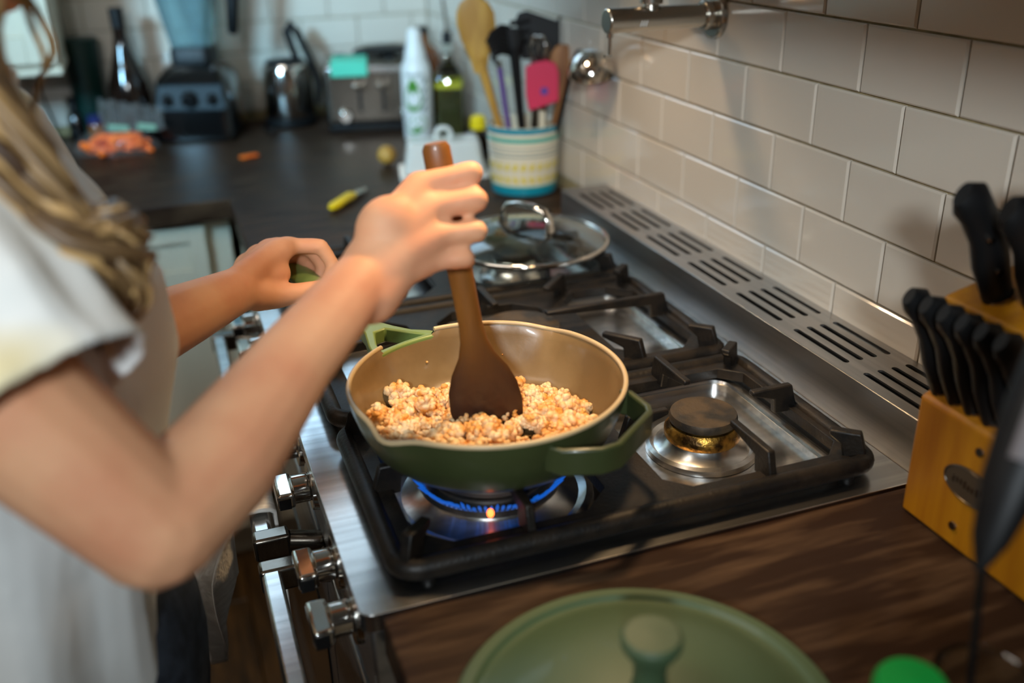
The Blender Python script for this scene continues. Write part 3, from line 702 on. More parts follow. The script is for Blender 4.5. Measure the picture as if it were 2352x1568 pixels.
blouse = part('blouse', bm, 'shirt', person, world=True, smooth=math.radians(180))
so = blouse.modifiers.new('so', 'SOLIDIFY'); so.thickness = 0.005; so.offset = 0
rm = blouse.modifiers.new('r', 'REMESH'); rm.mode = 'VOXEL'; rm.voxel_size = 0.0038; rm.use_smooth_shade = True
sm = blouse.modifiers.new('s', 'SMOOTH'); sm.factor = 0.5; sm.iterations = 4
# jeans
bm = nb()
secs = [(V(-0.922, -0.08, z), V(rx, 0, 0), V(0, ry, 0)) for z, rx, ry in ((0.78, 0.118, 0.168), (0.84, 0.122, 0.166), (0.885, 0.121, 0.162), (0.925, 0.112, 0.158), (0.96, 0.100, 0.150))]
ringloft(bm, secs, wr=0.003)
for s in (-1, 1):
    pts = [V(-0.92, -0.08+s*0.082, 0.84), V(-0.915, -0.08+s*0.084, 0.66), V(-0.91, -0.08+s*0.085, 0.48), V(-0.92, -0.08+s*0.088, 0.28), V(-0.93, -0.08+s*0.09, 0.09)]
    ringloft(bm, [(p, V(r, 0, 0), V(0, r, 0)) for p, r in zip(pts, (0.100, 0.088, 0.070, 0.060, 0.056))], n=36, wr=0.004, seed=s)
jn = part('jeans', bm, 'jeans', person, world=True, smooth=math.radians(180)); so = jn.modifiers.new('so', 'SOLIDIFY'); so.thickness = 0.004
# hair
def hair():
    rr = random.Random(21); bm = nb()
    def lock(pts, r, wob, n=9, N=22):
        # Catmull-Rom through pts
        P = [pts[0]*2-pts[1]] + pts + [pts[-1]*2-pts[-2]]; out = []
        m = len(pts)-1
        for i in range(N+1):
            u = i/N*m; k = min(int(u), m-1); t = u-k; p0, p1, p2, p3 = P[k], P[k+1], P[k+2], P[k+3]
            q = 0.5*((2*p1)+(p2-p0)*t+(2*p0-5*p1+4*p2-p3)*t*t+(3*p1-p0-3*p2+p3)*t*t*t)
            out.append(q)
        ph = rr.uniform(0, 6.3); fr = rr.uniform(2.2, 3.4)
        out = [q + V(math.cos(ph+fr*i/N*6.3)*wob, math.sin(ph+fr*i/N*6.3)*wob, 0)*min(1, i/N*2) for i, q in enumerate(out)]
        tube(bm, out, [r*(0.5+0.8*math.sin(min(1, 0.15+i/N)*PI*0.9)) if i < N else 0.0006 for i in range(N+1)], n)
    n0 = V(-0.905, -0.115, 1.545); 
    for k in range(280):     # right side, over the near shoulder and down the chest
        a = rr.random(); b = rr.random()
        top = HC + V(-0.02+0.05*a, -0.045-0.035*b, 0.085-0.05*b)
        p1 = HC + V(-0.030+0.065*a, -0.085-0.020*b, 0.0)
        p2 = V(-0.920+0.060*a, -0.165-0.030*b, 1.375)
        p3 = V(-0.915+0.088*a, -0.185-0.045*b, 1.290)
        p4 = V(-0.895+0.100*a, -0.185-0.045*b, 1.250+0.03*rr.random())
        p5 = V(-0.868+0.060*a, -0.195-0.035*b, 1.195+0.05*rr.random())
        lock([top, p1, p2, p3, p4, p5], rr.uniform(.0020, .0050), rr.uniform(.006, .018))
    for k in range(120):     # back and far side
        a = rr.random(); an = rr.uniform(PI*0.45, PI*1.5)
        top = HC + V(0.03*math.cos(an), 0.03*math.sin(an), 0.098)
        p1 = HC + V(0.095*math.cos(an), 0.085*math.sin(an), 0.02)
        p2 = HC + V(-0.03+0.10*math.cos(an), 0.10*math.sin(an), -0.10)
        p3 = V(-0.995+0.03*math.cos(an), -0.08+0.13*math.sin(an), 1.27)
        p4 = V(-1.035+0.03*math.cos(an), -0.08+0.13*math.sin(an), 1.15+0.06*a)
        lock([top, p1, p2, p3, p4], rr.uniform(.005, .010), .006)
    for k in range(40):      # crown cover
        an = rr.uniform(0, 2*PI)
        lock([HC+V(0, 0, 0.104), HC+V(0.06*math.cos(an), 0.055*math.sin(an), 0.088), HC+V(0.088*math.cos(an)-0.01, 0.08*math.sin(an), 0.045)], .010, .001)
    # loose curl in front of the cheek
    lock([HC+V(0.02, -0.07, 0.03), V(-0.848, -0.120, 1.43), V(-0.826, -0.115, 1.392), V(-0.832, -0.118, 1.362), V(-0.850, -0.135, 1.335)], .0022, .002)
    lock([HC+V(0.02, -0.07, 0.03), V(-0.853, -0.125, 1.43), V(-0.832, -0.120, 1.392), V(-0.838, -0.122, 1.355), V(-0.846, -0.14, 1.325)], .0018, .003)
    for k in range(46):      # strands over the cheek
        a = rr.random(); b = rr.random()
        lock([HC+V(0.02, -0.05-.02*b, 0.07), HC+V(0.035+0.045*a, -0.085, 0.0), HC+V(0.030+0.040*a, -0.095, -0.07), V(-0.915+0.055*a, -0.165, 1.36), V(-0.915+0.07*a, -0.195, 1.28)], rr.uniform(.003, .006), .006)
    h = part('hair', bm, 'hair', person, world=True, smooth=math.radians(180)); h['label'] = 'long wavy blonde and brown hair'
hair()

# ------------------------------------------------------------------ towel over the oven handle
bm = nb(); nx, ny = 26, 40; grid = []
for j in range(ny+1):
    row = []; t = j/ny
    for i in range(nx+1):
        s = i/nx*2-1
        if t < 0.30: z = 0.815-(0.30-t)*0.50; x = -0.710
        elif t < 0.42: a = (t-0.30)/0.12*PI; z = 0.818+0.006*math.sin(a); x = -0.710-0.022*(1-math.cos(a))
        else: z = 0.815-(t-0.42)*0.44; x = -0.756-0.046*math.sin(min(1, (t-0.42)*2.4)*PI/2)
        tp = 1.0 if t < 0.60 else max(0.05, 1-(t-0.60)/0.40*0.95)
        y = 0.195 + s*0.066*tp + 0.03*max(0, t-.6)
        x += 0.024*math.sin(s*9+t*4)*min(1, max(0, (t-.44)*6))*(1-.6*max(0, t-.6)/.4)
        row.append(bm.verts.new((x, y, z)))
    grid.append(row)
for j in range(ny):
    for i in range(nx): bm.faces.new((grid[j][i], grid[j][i+1], grid[j+1][i+1], grid[j+1][i]))
tw = part('dish_towel', bm, 'towel', None, smooth=math.radians(180)); tag(tw, 'white dish towel hanging to a point over the oven handle', 'towel')
so = tw.modifiers.new('so', 'SOLIDIFY'); so.thickness = 0.004; so.offset = 0

# ------------------------------------------------------------------ glass lid on the far grate
gl = thing('glass_cover', 'round glass lid with steel rim and arched handle on the far grate', 'lid', (-0.247, 0.520, 0.9645))
bm = nb(); R = 0.128; prof = [(R*math.sin(t), 0.004+0.026*(math.cos(t)-math.cos(1.05))/(1-math.cos(1.05))) for t in [1.05*(1-i/10) for i in range(11)]]
k = R/prof[0][0]; prof = [(r*k*0.985, z) for r, z in prof]
lathe(bm, prof[:-1]+[(0.0, prof[-1][1])] + [(r, z-0.0028) for r, z in ([(0.0, prof[-1][1])]+prof[:-1][::-1])], (0, 0, 0), 64, close=True); part('glass_dome', bm, 'glass', gl)
bm = nb(); tube(bm, [(R*math.cos(a), R*math.sin(a), 0.0045) for a in [2*PI*i/80 for i in range(80)]], 0.0045, 10, closed=True); part('steel_rim', bm, 'chrome', gl)
bm = nb(); hd_ = V(0.50, -0.86, 0).normalized(); pts = [hd_*s*0.048 + V(0, 0, z) for s, z in ((-1, 0.024), (-0.96, 0.045), (-0.75, 0.058), (-0.3, 0.062), (0.3, 0.062), (0.75, 0.058), (0.96, 0.045), (1, 0.024))]
tube(bm, pts, [0.010, 0.008, 0.0075, 0.0075, 0.0075, 0.0075, 0.008, 0.010], 14, flat=(1.0, 0.55), up=(0, 0, 1)); part('handle', bm, 'chrome', gl)

# ------------------------------------------------------------------ green pan lid in the foreground
ld = thing('domed_cover', 'domed sage green pan lid with a round knob lying on the near worktop', 'lid', (-0.505, -0.402, 0.9155))
bm = nb(); lathe(bm, [(0.0, 0.044), (0.03, 0.043), (0.07, 0.037), (0.105, 0.026), (0.120, 0.0165), (0.126, 0.0150), (0.130, 0.0185), (0.139, 0.0175), (0.142, 0.014), (0.1425, 0.004), (0.139, 0.000), (0.135, 0.004), (0.128, 0.010), (0.10, 0.021), (0.06, 0.033), (0.0, 0.038)], (0, 0, 0), 96)
part('dome', bm, 'lidgreen', ld, smooth=math.radians(35))
bm = nb(); lathe(bm, [(0.0, 0.040), (0.014, 0.042), (0.0115, 0.050), (0.012, 0.066), (0.019, 0.077), (0.0215, 0.082), (0.0215, 0.087), (0.019, 0.0895), (0.0, 0.0902)], (0, 0, 0), 48)
part('knob', bm, 'lidgreen', ld)

# ------------------------------------------------------------------ knife block and knives
kb = thing('knife_block', 'honey coloured wooden knife block with an oval dark emblem, beside the range', 'knife block', (-0.075, -0.33, 0.915))
bm = nb(); BY0, BY1 = -0.430, -0.240
extr(bm, [(-0.147, BY1, 0.916), (-0.004, BY1, 0.916), (-0.004, BY1, 1.172), (-0.142, BY1, 1.138), (-0.114, BY1, 1.056), (-0.147, BY1, 1.041)], (0, BY0-BY1, 0))
part('block_body', bm, 'blockwood', kb, world=True, bevel=0.004, seg=3)
bm = nb()
oc = V(-0.1475, -0.315, 0.985)
vs = [bm.verts.new(oc + V(0, 0.030*math.cos(t), 0.017*math.sin(t))) for t in [2*PI*i/40 for i in range(40)]]; bm.faces.new(vs)
e = bmesh.ops.extrude_face_region(bm, geom=bm.faces[:]); bmesh.ops.translate(bm, vec=(-0.0012, 0, 0), verts=[g for g in e['geom'] if isinstance(g, bmesh.types.BMVert)])
pq = part('emblem', bm, 'plaque', kb, world=True)
bm = nb(); tube(bm, [oc + V(-0.0014, 0.0285*math.cos(t), 0.0155*math.sin(t)) for t in [2*PI*i/40 for i in range(40)]], 0.0005, 6, closed=True)
for i in range(9): box(bm, oc+V(-0.0014, 0.018-0.0045*i, 0.001*math.sin(i)), (0.0008, 0.0022, 0.005 if i % 3 else 0.007))
part('emblem_relief', bm, 'nickel', pq, world=True)
for (yy, zz) in ((-0.318, 1.022), (-0.305, 0.938), (-0.352, 0.945)):
    bm = nb(); cyl(bm, (-0.146, yy, zz), (-0.1485, yy, zz), 0.0045, 0.004, 16); part('rivet', bm, 'nickel', kb, world=True)
def knife(label, base, tip, r, hook, group, blade_len=0.07):
    base = Vector(base); tip = Vector(tip); d = tip-base; L = d.length
    k = thing('knife', label, 'knife', base, group=group)
    h = Vector((-1, 0, 0))
    pts = [base, base+d*.12, base+d*.35, base+d*.6, base+d*.82, base+d*.94 + h*hook*.4, base+d + h*hook]
    pts[2] += h*(-.10*r); pts[3] += h*(-.35*r)
    bm = nb(); tube(bm, pts, [r*.95, r*1.0, r*1.15, r*1.1, r*1.05, r*1.15, r*.7], 14, flat=(1.15, 0.72), up=(0, 1, 0)); hh = part('handle', bm, 'black', k, world=True)
    bm = nb(); cyl(bm, base - d.normalized()*0.004, base+d*.03, r*1.02, r*1.02, 14); part('bolster', bm, 'nickel', k, world=True)
    for f in (.3, .6):
        bm = nb(); p = base+d*f; cyl(bm, p+V(-r*.2, r*1.02, 0), p+V(-r*.2, -r*1.02, 0), r*.22, r*.22, 10); part('rivet', bm, 'nickel', hh, world=True)
    # blade down in the slot
    bm = nb(); dn = d.normalized(); s_ = V(1, 0, 0) - dn*dn.x; s_.normalize()
    extr(bm, [base-s_*0.008, base+s_*0.008, base+s_*0.007-dn*blade_len*.7, base-dn*blade_len], V(0, 0.0012, 0)); part('blade', bm, 'chrome', k, world=True)
    return k
for i in range(6):
    y = -0.250 - i*0.0205
    lab = ['first steak knife in the lower row, nearest the vent slots, with a hooked black handle', 'second steak knife along the lower row of the block', 'third steak knife along the lower row of the block',
           'fourth steak knife along the lower row of the block', 'fifth steak knife along the lower row of the block', 'sixth steak knife, at the right-hand end of the lower row'][i]
    knife(lab, (-0.131, y, 1.047), (-0.174, y+0.004, 1.146), 0.0105, 0.010, 'steak knives in the lower row of the block')
knife('tall black-handled knife alone in the upper tier against the white tiles', (-0.116, -0.276, 1.146), (-0.163, -0.274, 1.242), 0.0135, 0.010, 'large knives in the upper tier of the block')
knife('black-handled knife in the upper tier just right of the tall lone one', (-0.102, -0.306, 1.150), (-0.144, -0.304, 1.236), 0.0135, 0.010, 'large knives in the upper tier of the block')
knife('highest black knife handle, cut by the right edge of the picture', (-0.078, -0.326, 1.156), (-0.118, -0.324, 1.262), 0.0135, 0.010, 'large knives in the upper tier of the block')

# utensil in a glass jar, very near the camera
jr = thing('glass_jar', 'clear glass jar at the lower right corner holding a black-handled tool', 'jar', (-0.307, -0.500, 0.9155))
bm = nb(); prof = [(0.030, 0.0), (0.034, 0.004), (0.035, 0.02), (0.035, 0.052), (0.031, 0.060), (0.031, 0.070), (0.0325, 0.0715)]
lathe(bm, prof + [(r-0.0025, z+(0.003 if z < .01 else 0)) for r, z in prof[::-1]], (0, 0, 0), 40, close=True); part('jar_glass', bm, 'glass', jr)
ut = thing('barbecue_tool', 'black-handled tool with a grey inset standing in the glass jar', 'utensil', (-0.312, -0.500, 0.922))
bm = nb(); u0 = V(-0.312, -0.500, 0.922); u1 = V(-0.333, -0.500, 1.088); u2 = V(-0.256, -0.460, 1.226)
cyl(bm, u0, u1, 0.0022, 0.0026, 10); part('shaft', bm, 'black', ut, world=True)
d = u2-u1
bm = nb(); tube(bm, [u1-d*.04, u1+d*.08, u1+d*.3, u1+d*.6, u1+d*1.0, u1+d*1.25], [0.003, 0.011, 0.0175, 0.0195, 0.0175, 0.013], 18, flat=(1, .75)); part('handle', bm, 'black', ut, world=True)
c0 = u1+d*.40; c1 = u1+d*.80; vd = (V(-0.766, -0.864, 1.464)-c0).normalized()
bm = nb(); tube(bm, [c0+vd*.0145, c1+vd*.0145], [0.0065, 0.0065], 12, flat=(1, .5)); part('grip_inset', bm, 'greyinset', ut, world=True)
bc = thing('squeeze_bottle', 'bottle with a bright green screw cap at the bottom right', 'bottle', (-0.379, -0.508, 0.9155))
bm = nb(); lathe(bm, [(0.0, 0.0), (0.020, 0.0), (0.0215, 0.004), (0.0215, 0.062), (0.019, 0.074), (0.015, 0.079), (0.0, 0.079)], (0, 0, 0), 32); part('bottle_body', bm, 'darkgreen', bc)
bm = nb(); lathe(bm, [(0.0, 0.076), (0.0225, 0.076), (0.0225, 0.096), (0.020, 0.0995), (0.0, 0.101)], (0, 0, 0), 40); cp = part('screw_cap', bm, 'capgreen', bc)
bm = nb()
for i in range(30):
    a = 2*PI*i/30; box(bm, (0.0225*math.cos(a), 0.0225*math.sin(a), 0.086), (0.001, 0.001, 0.018))
part('cap_ribs', bm, 'capgreen', cp)

# ------------------------------------------------------------------ pot filler on the wall
pf = thing('pot_filler', 'brushed nickel pot filler tap folding out of the tiled wall', 'tap', (0.0, 0.400, 1.307))
FA = V(-0.004, 0.400, 1.308); FB = V(-0.172, 0.400, 1.308)
bm = nb(); cyl(bm, V(-0.0005, 0.4, 1.308), V(-0.009, 0.4, 1.308), 0.034, 0.031, 40); part('wall_flange', bm, 'tapmetal', pf, world=True, bevel=0.002)
bm = nb(); cyl(bm, V(-0.008, 0.4, 1.308), V(-0.024, 0.4, 1.308), 0.020, 0.020, 32); part('collar', bm, 'tapmetal', pf, world=True, bevel=0.002)
bm = nb(); cyl(bm, V(-0.02, 0.4, 1.308), FB, 0.0158, 0.0168, 36); part('arm', bm, 'tapmetal', pf, world=True, bevel=0.0025, seg=3)
bm = nb(); cyl(bm, V(-0.165, 0.4, 1.296), V(-0.165, 0.4, 1.262), 0.0026, 0.0026, 14); cyl(bm, V(-0.165, 0.4, 1.296), V(-0.165, 0.4, 1.286), 0.005, 0.005, 14); box(bm, V(-0.168, 0.4, 1.262), (0.010, 0.005, 0.003)); part('lever', bm, 'chrome', pf, world=True)
bm = nb(); cyl(bm, V(-0.104, 0.4, 1.318), V(-0.104, 0.4, 1.328), 0.013, 0.0105, 24); cyl(bm, V(-0.104, 0.4, 1.328), V(-0.104, 0.4, 1.345), 0.016, 0.016, 30); part('swivel_joint', bm, 'tapmetal', pf, world=True, bevel=0.001)
bm = nb(); cyl(bm, V(-0.104, 0.4, 1.352), V(-0.03, 0.55, 1.352), 0.012, 0.012, 24); part('upper_arm', bm, 'tapmetal', pf, world=True, bevel=0.002)
bm = nb()
for i, (a, b) in enumerate(((0, 0.004), (0.003, 0), (0.006, 0.004))): box(bm, V(-0.118-0.004*i, 0.3838, 1.304), (0.0012, 0.0006, 0.008), Matrix.Rotation(0.35, 3, 'Y'))
part('etched_mark', bm, 'white', pf, world=True)

# ------------------------------------------------------------------ back worktop
Z = 0.9155
# crock
CK = V(-0.076, 0.985, Z)
ck = thing('utensil_crock', 'cream ceramic crock with blue and teal bands and yellow leaf marks', 'crock', CK)
bm = nb(); lathe(bm, [(0.0, 0.0), (0.062, 0.0), (0.066, 0.003), (0.0735, 0.125), (0.0735, 0.136), (0.0715, 0.138), (0.069, 0.136), (0.068, 0.12), (0.060, 0.008), (0, 0.008)], (0, 0, 0), 64); part('crock_body', bm, 'cream', ck)
def band_ring(z0, z1, m):
    bm = nb(); rr = lambda z: 0.066+(0.0735-0.066)*min(1, z/0.125)+0.0004
    lathe(bm, [(rr(z0)-.001, z0), (rr(z0), z0), (rr(z1), z1), (rr(z1)-.001, z1)], (0, 0, 0), 64, close=True); part('painted_band', bm, m, ck)
band_ring(0.126, 0.137, 'blueband'); band_ring(0.109, 0.118, 'tealband'); band_ring(0.096, 0.0985, 'greyband'); band_ring(0.088, 0.090, 'greyband'); band_ring(0.080, 0.0835, 'greyband'); band_ring(0.002, 0.018, 'blueband'); band_ring(0.018, 0.021, 'tealband')
bm = nb()
for zz, sl in ((0.060, 0.5), (0.034, -0.6)):
    for i in range(26):
        a = 2*PI*i/26; r = 0.066+0.0075*zz/0.125+0.0006; c = V(r*math.cos(a), r*math.sin(a), zz)
        tdir = V(-math.sin(a), math.cos(a), 0); up = (V(0, 0, 1)+tdir*sl).normalized(); o_ = V(math.cos(a), math.sin(a), 0); sd = up.cross(o_)
        vs = [bm.verts.new(c+up*0.0080*math.cos(t)+sd*0.0042*math.sin(t)+o_*.0003) for t in [2*PI*j/10 for j in range(10)]]; bm.faces.new(vs)
lm = part('leaf_mark', bm, 'yellowglaze', ck); lm['label'] = 'two rows of small yellow leaf marks'
# utensils in the crock: each its own thing
def uten(name, label, base, top, cat='utensil'):
    b = CK + Vector(base); t = Vector(top); th = thing(name, label, cat, b); return th, b, t
def shaft(bm, a, b, r0, r1, n=12): tube(bm, [a, a.lerp(b, .5), b], [r0, (r0+r1)/2, r1], n)
def paddle(bm, c, up, sd, prof, th):
    """flat spoon head: prof list of (along, half width)"""
    nn = up.cross(sd).normalized(); rings = []
    for (a, w_) in prof: rings.append([bm.verts.new(c+up*a+sd*math.cos(2*PI*k/16)*w_+nn*math.sin(2*PI*k/16)*th) for k in range(16)])
    for a, b in zip(rings[:-1], rings[1:]):
        for k in range(16): bm.faces.new((a[k], a[(k+1) % 16], b[(k+1) % 16], b[k]))
    bm.faces.new(rings[0][::-1]); bm.faces.new(rings[-1])
RT = V(0.94, -0.34, 0)                     # sideways as the cook's guest sees it
t, b, p = uten('wooden_spoon', 'tall pale bamboo spoon leaning left in the crock', (-0.030, -0.010, 0.012), (-0.165, 0.985, 1.185))
up = (p-b).normalized(); bm = nb(); tube(bm, [b, b.lerp(p, .45)+V(.006, 0, 0), p], [0.0065, 0.0065, 0.011], 12); part('handle', bm, 'bamboo', t, world=True)
bm = nb(); paddle(bm, p, V(-0.06, 0, 1).normalized(), RT, [(-0.03, .012), (0.0, .019), (0.03, .031), (0.06, .037), (0.082, .036), (0.100, .027), (0.110, .012)], .006); part('spoon_head', bm, 'bamboo', t, world=True)
t, b, p = uten('pasta_server', 'black pasta server with curved fingers in front of the bamboo spoon', (0.000, -0.020, 0.012), (-0.108, 0.945, 1.205))
bm = nb(); shaft(bm, b, p, .006, .010); part('handle', bm, 'black', t, world=True)
bm = nb(); paddle(bm, p, V(-.1, 0, 1).normalized(), RT, [(-0.02, .010), (0, .016), (0.02, .021), (0.035, .019)], .007); part('server_head', bm, 'black', t, world=True)
for i in range(6):
    bm = nb(); o0 = p + V(0, 0, 0.034-0.009*i) + RT*(-0.008); q = V(-1, -.15, 0).normalized()
    tube(bm, [o0, o0+q*.018+V(0, 0, .004), o0+q*.038+V(0, 0, -.006), o0+q*(.050-.005*i)+V(0, -0.004, -.022)], [.006, .0052, .0042, .003], 8); part('tine', bm, 'black', t, world=True)
t, b, p = uten('slotted_spoon', 'black slotted server showing short prongs behind the pasta server', (0.010, 0.02, 0.012), (-0.088, 1.000, 1.215))
bm = nb(); shaft(bm, b, p, .005, .006); part('handle', bm, 'black', t, world=True)
for i in range(3):
    bm = nb(); o0 = p+V(0, 0, 0.026-i*.017); tube(bm, [o0-RT*.006, o0+RT*.014+V(0, 0, .003), o0+RT*.032+V(0, 0, .006-i*.003)], [.006, .005, .003], 8); part('tine', bm, 'black', t, world=True)
t, b, p = uten('turner', 'wide black nylon turner standing behind the steel fork loops', (0.020, 0.015, 0.012), (-0.040, 0.990, 1.172))
bm = nb(); shaft(bm, b, p, .006, .008); part('handle', bm, 'black', t, world=True)
bm = nb(); nn = V(0.34, 0.94, 0); pts = [(-.034, 0), (.036, 0), (.050, .050), (.058, .090), (.053, .097), (.036, .072), (-.022, .092), (-.038, .088), (-.044, .076)]
extr(bm, [p+RT*a+V(0, 0, z)-nn*.002 for a, z in pts], nn*.004); part('turner_blade', bm, 'black', t, world=True, bevel=.0015)
t, b, p = uten('whisk', 'steel whisk loops in front of the black turner', (0.012, -0.010, 0.012), (-0.056, 0.950, 1.145))
bm = nb(); shaft(bm, b, p, .006, .005); part('handle', bm, 'nickel', t, world=True)
for i in range(4):
    an = i*PI/4; q = (RT*math.cos(an)+V(.34, .94, 0)*math.sin(an)); bm = nb()
    tube(bm, [p, p+q*.014+V(0, 0, .03), p+q*.020+V(0, 0, .058), p+q*.010+V(0, 0, .076), p-q*.010+V(0, 0, .076), p-q*.020+V(0, 0, .058), p-q*.014+V(0, 0, .03), p], .0016, 6); part('wire_loop', bm, 'chrome', t, world=True)
t, b, p = uten('silicone_spatula', 'bright pink silicone spatula with a pale handle, front of the crock', (0.024, -0.034, 0.012), (-0.058, 0.925, 1.082))
bm = nb(); shaft(bm, b, p, .006, .0065); part('handle', bm, 'cream', t, world=True)
bm = nb(); nn = V(0.34, 0.94, 0); pts = [(-.026, .002), (.032, .020), (.032, .074), (.026, .092), (.008, .098), (-.014, .094), (-.032, .086), (-.032, .034)]
extr(bm, [p+RT*a+V(0, 0, z)-nn*.004 for a, z in pts], nn*.008); hh = part('silicone_head', bm, 'pink', t, world=True, bevel=.002)
bm = nb(); cc = p+RT*.004+V(0, 0, .040)-nn*.0045; vs = [bm.verts.new(cc+RT*.008*math.cos(x)+V(0, 0, .008*math.sin(x))) for x in [2*PI*i/20 for i in range(20)]]; bm.faces.new(vs); part('round_mark', bm, 'purple', hh, world=True)
t, b, p = uten('wooden_spoon', 'brown wooden spoon with an oval bowl at the right of the crock', (0.036, -0.012, 0.012), (-0.016, 0.935, 1.105))
bm = nb(); shaft(bm, b, p, .006, .008); part('handle', bm, 'wood', t, world=True)
bm = nb(); paddle(bm, p, V(.05, 0, 1).normalized(), RT, [(-0.012, .008), (0.01, .013), (0.04, .023), (0.062, .026), (0.082, .023), (0.096, .014), (0.100, .006)], .006); part('spoon_head', bm, 'wood', t, world=True)
t, b, p = uten('wooden_spoon', 'taller wooden spoon half hidden behind the turner and oval spoon', (0.040, 0.024, 0.012), (-0.016, 1.010, 1.140))
bm = nb(); shaft(bm, b, p, .006, .008); part('handle', bm, 'wood', t, world=True)
bm = nb(); paddle(bm, p, V(.02, 0, 1).normalized(), RT, [(-0.012, .008), (0.01, .012), (0.04, .020), (0.065, .022), (0.085, .018), (0.096, .007)], .005); part('spoon_head', bm, 'wood', t, world=True)
t, b, p = uten('spatula', 'thin teal-handled spatula upright in the middle of the crock', (0.006, 0.004, 0.012), (-0.086, 0.985, 1.190))
bm = nb(); shaft(bm, b, p, .0055, .0055); tt = part('handle', bm, 'teal', t, world=True)
bm = nb(); cyl(bm, p, p+V(0, 0, .012), .006, .005, 12); part('tip', bm, 'white', t, world=True)
t, b, p = uten('peeler', 'thin purple-handled tool beside the bamboo spoon', (-0.014, 0.006, 0.012), (-0.130, 0.965, 1.165))
bm = nb(); shaft(bm, b, p, .0045, .005); part('handle', bm, 'purple', t, world=True)
bm = nb(); cyl(bm, p, p+V(0, 0, .014), .004, .003, 10); part('tip', bm, 'chrome', t, world=True)
t, b, p = uten('ladle', 'shiny chrome ladle hanging out of the crock against the tiles', (0.046, 0.000, 0.012), (-0.020, 0.895, 1.125))
bm = nb(); shaft(bm, b, p, .004, .004); tube(bm, [p, p+V(-.002, -.03, .045), p+V(-.006, -.075, .078), p+V(-.014, -.125, .078)], [.004, .006, .009, .007], 10); part('handle', bm, 'black', t, world=True)
bm = nb(); LC = V(-0.044, 0.728, 1.184)
prof = [(0.040*math.sin(x), -0.040*math.cos(x)) for x in [PI*0.55*i/12 for i in range(13)]]
lathe(bm, [(0, prof[0][1])]+prof[1:] + [(r*.95, z*.95) for r, z in prof[::-1][:-1]]+[(0, prof[0][1]*.95)], (0, 0, 0), 36, close=True)
bmesh.ops.transform(bm, matrix=Matrix.Translation(LC) @ Matrix.Rotation(math.radians(150), 4, 'X') @ Matrix.Rotation(math.radians(-12), 4, 'Y'), verts=bm.verts)
part('bowl', bm, 'chrome', t, world=True)

# butter dish
bd = thing('butter_dish', 'white lidded butter dish with a ring-shaped top in front of the oil bottle', 'dish', (-0.192, 1.175, Z), (0, 0, -0.22))
bm = nb(); prism(bm, rrect(-0.098, 0.098, -0.062, 0.062, 0.012), 0, 0.009); part('tray', bm, 'whiteenamel', bd, bevel=.003)
bm = nb(); r_ = nb(); r_.free()
a4 = [(-0.088, -0.050), (0.088, -0.050), (0.088, 0.050), (-0.088, 0.050)]
lo = [bm.verts.new((x, y, 0.009)) for x, y in rrect(-0.088, 0.088, -0.050, 0.050, .014)]; hi = [bm.verts.new((x, y, 0.075)) for x, y in rrect(-0.078, 0.078, -0.040, 0.040, .014)]
bm.faces.new(lo[::-1]); bm.faces.new(hi)
for k in range(len(lo)): bm.faces.new((lo[k], lo[(k+1) % len(lo)], hi[(k+1) % len(lo)], hi[k]))
part('cover', bm, 'whiteenamel', bd, bevel=.006, seg=3)
bm = nb(); tube(bm, [(0.002+0.016*math.cos(a), 0, 0.084+0.015*math.sin(a)) for a in [2*PI*i/24 for i in range(24)]], .0055, 10, closed=True); part('ring_handle', bm, 'whiteenamel', bd)
wk = thing('wooden_scoop', 'small round-ended wooden scoop beside the butter dish', 'utensil', (-0.292, 1.29, Z))
bm = nb(); ball(bm, (0, 0, 0.024), 0.022, 2, (1, 1, 1)); part('scoop_bowl', bm, 'bamboo', wk); bm = nb(); cyl(bm, (0, 0.01, 0.024), (0.02, 0.09, 0.010), .006, .006, 12); part('handle', bm, 'bamboo', wk)

# spray bottle with avocado print
sb = thing('spray_bottle', 'tall white oil spray bottle with green fruit print, right of the toaster', 'bottle', (-0.152, 1.530, Z))
bm = nb(); lathe(bm, [(0, 0), (0.034, 0), (0.037, 0.004), (0.037, 0.165), (0.034, 0.180), (0.026, 0.196), (0.022, 0.205), (0, 0.205)], (0, 0, 0), 40); part('bottle_body', bm, 'white', sb)
bm = nb(); lathe(bm, [(0, 0.200), (0.027, 0.198), (0.024, 0.215), (0.019, 0.235), (0.017, 0.258), (0.012, 0.266), (0, 0.268)], (0, 0, 0), 32); part('spray_cap', bm, 'white', sb)
def decal(parent, R0, az, zc, prof_pts, m, name, off=.0006):
    bm = nb(); vs = []
    for (u_, v_) in prof_pts:
        a = az + u_/R0; vs.append(bm.verts.new(((R0+off)*math.cos(a), (R0+off)*math.sin(a), zc+v_)))
    c = bm.verts.new(((R0+off)*math.cos(az), (R0+off)*math.sin(az), zc))
    for i in range(len(vs)): bm.faces.new((c, vs[i], vs[(i+1) % len(vs)]))
    return part(name, bm, m, parent)
def oval(a, b, n=24, skew=0): return [(a*math.cos(2*PI*i/n)+skew*b*math.sin(2*PI*i/n), b*math.sin(2*PI*i/n)) for i in range(n)]
AZ = math.radians(-112)
decal(sb, .037, AZ-.15, .112, [(x*(1-.35*(y/.04)), y) for x, y in oval(.020, .040)], 'leaf', 'fruit_print')
decal(sb, .037, AZ-.10, .100, oval(.010, .016), 'white', 'fruit_print', .0010)
decal(sb, .037, AZ+.0, .040, oval(.024, .022, skew=.3), 'leaf', 'fruit_print')
decal(sb, .037, AZ-.05, .052, oval(.017, .013), 'white', 'fruit_print', .0010)
for i in range(4): decal(sb, .037, AZ+.55+.05*i, .08+.022*i, oval(.0045, .008, 10, .5), 'ink', 'leaf_print', .0008)
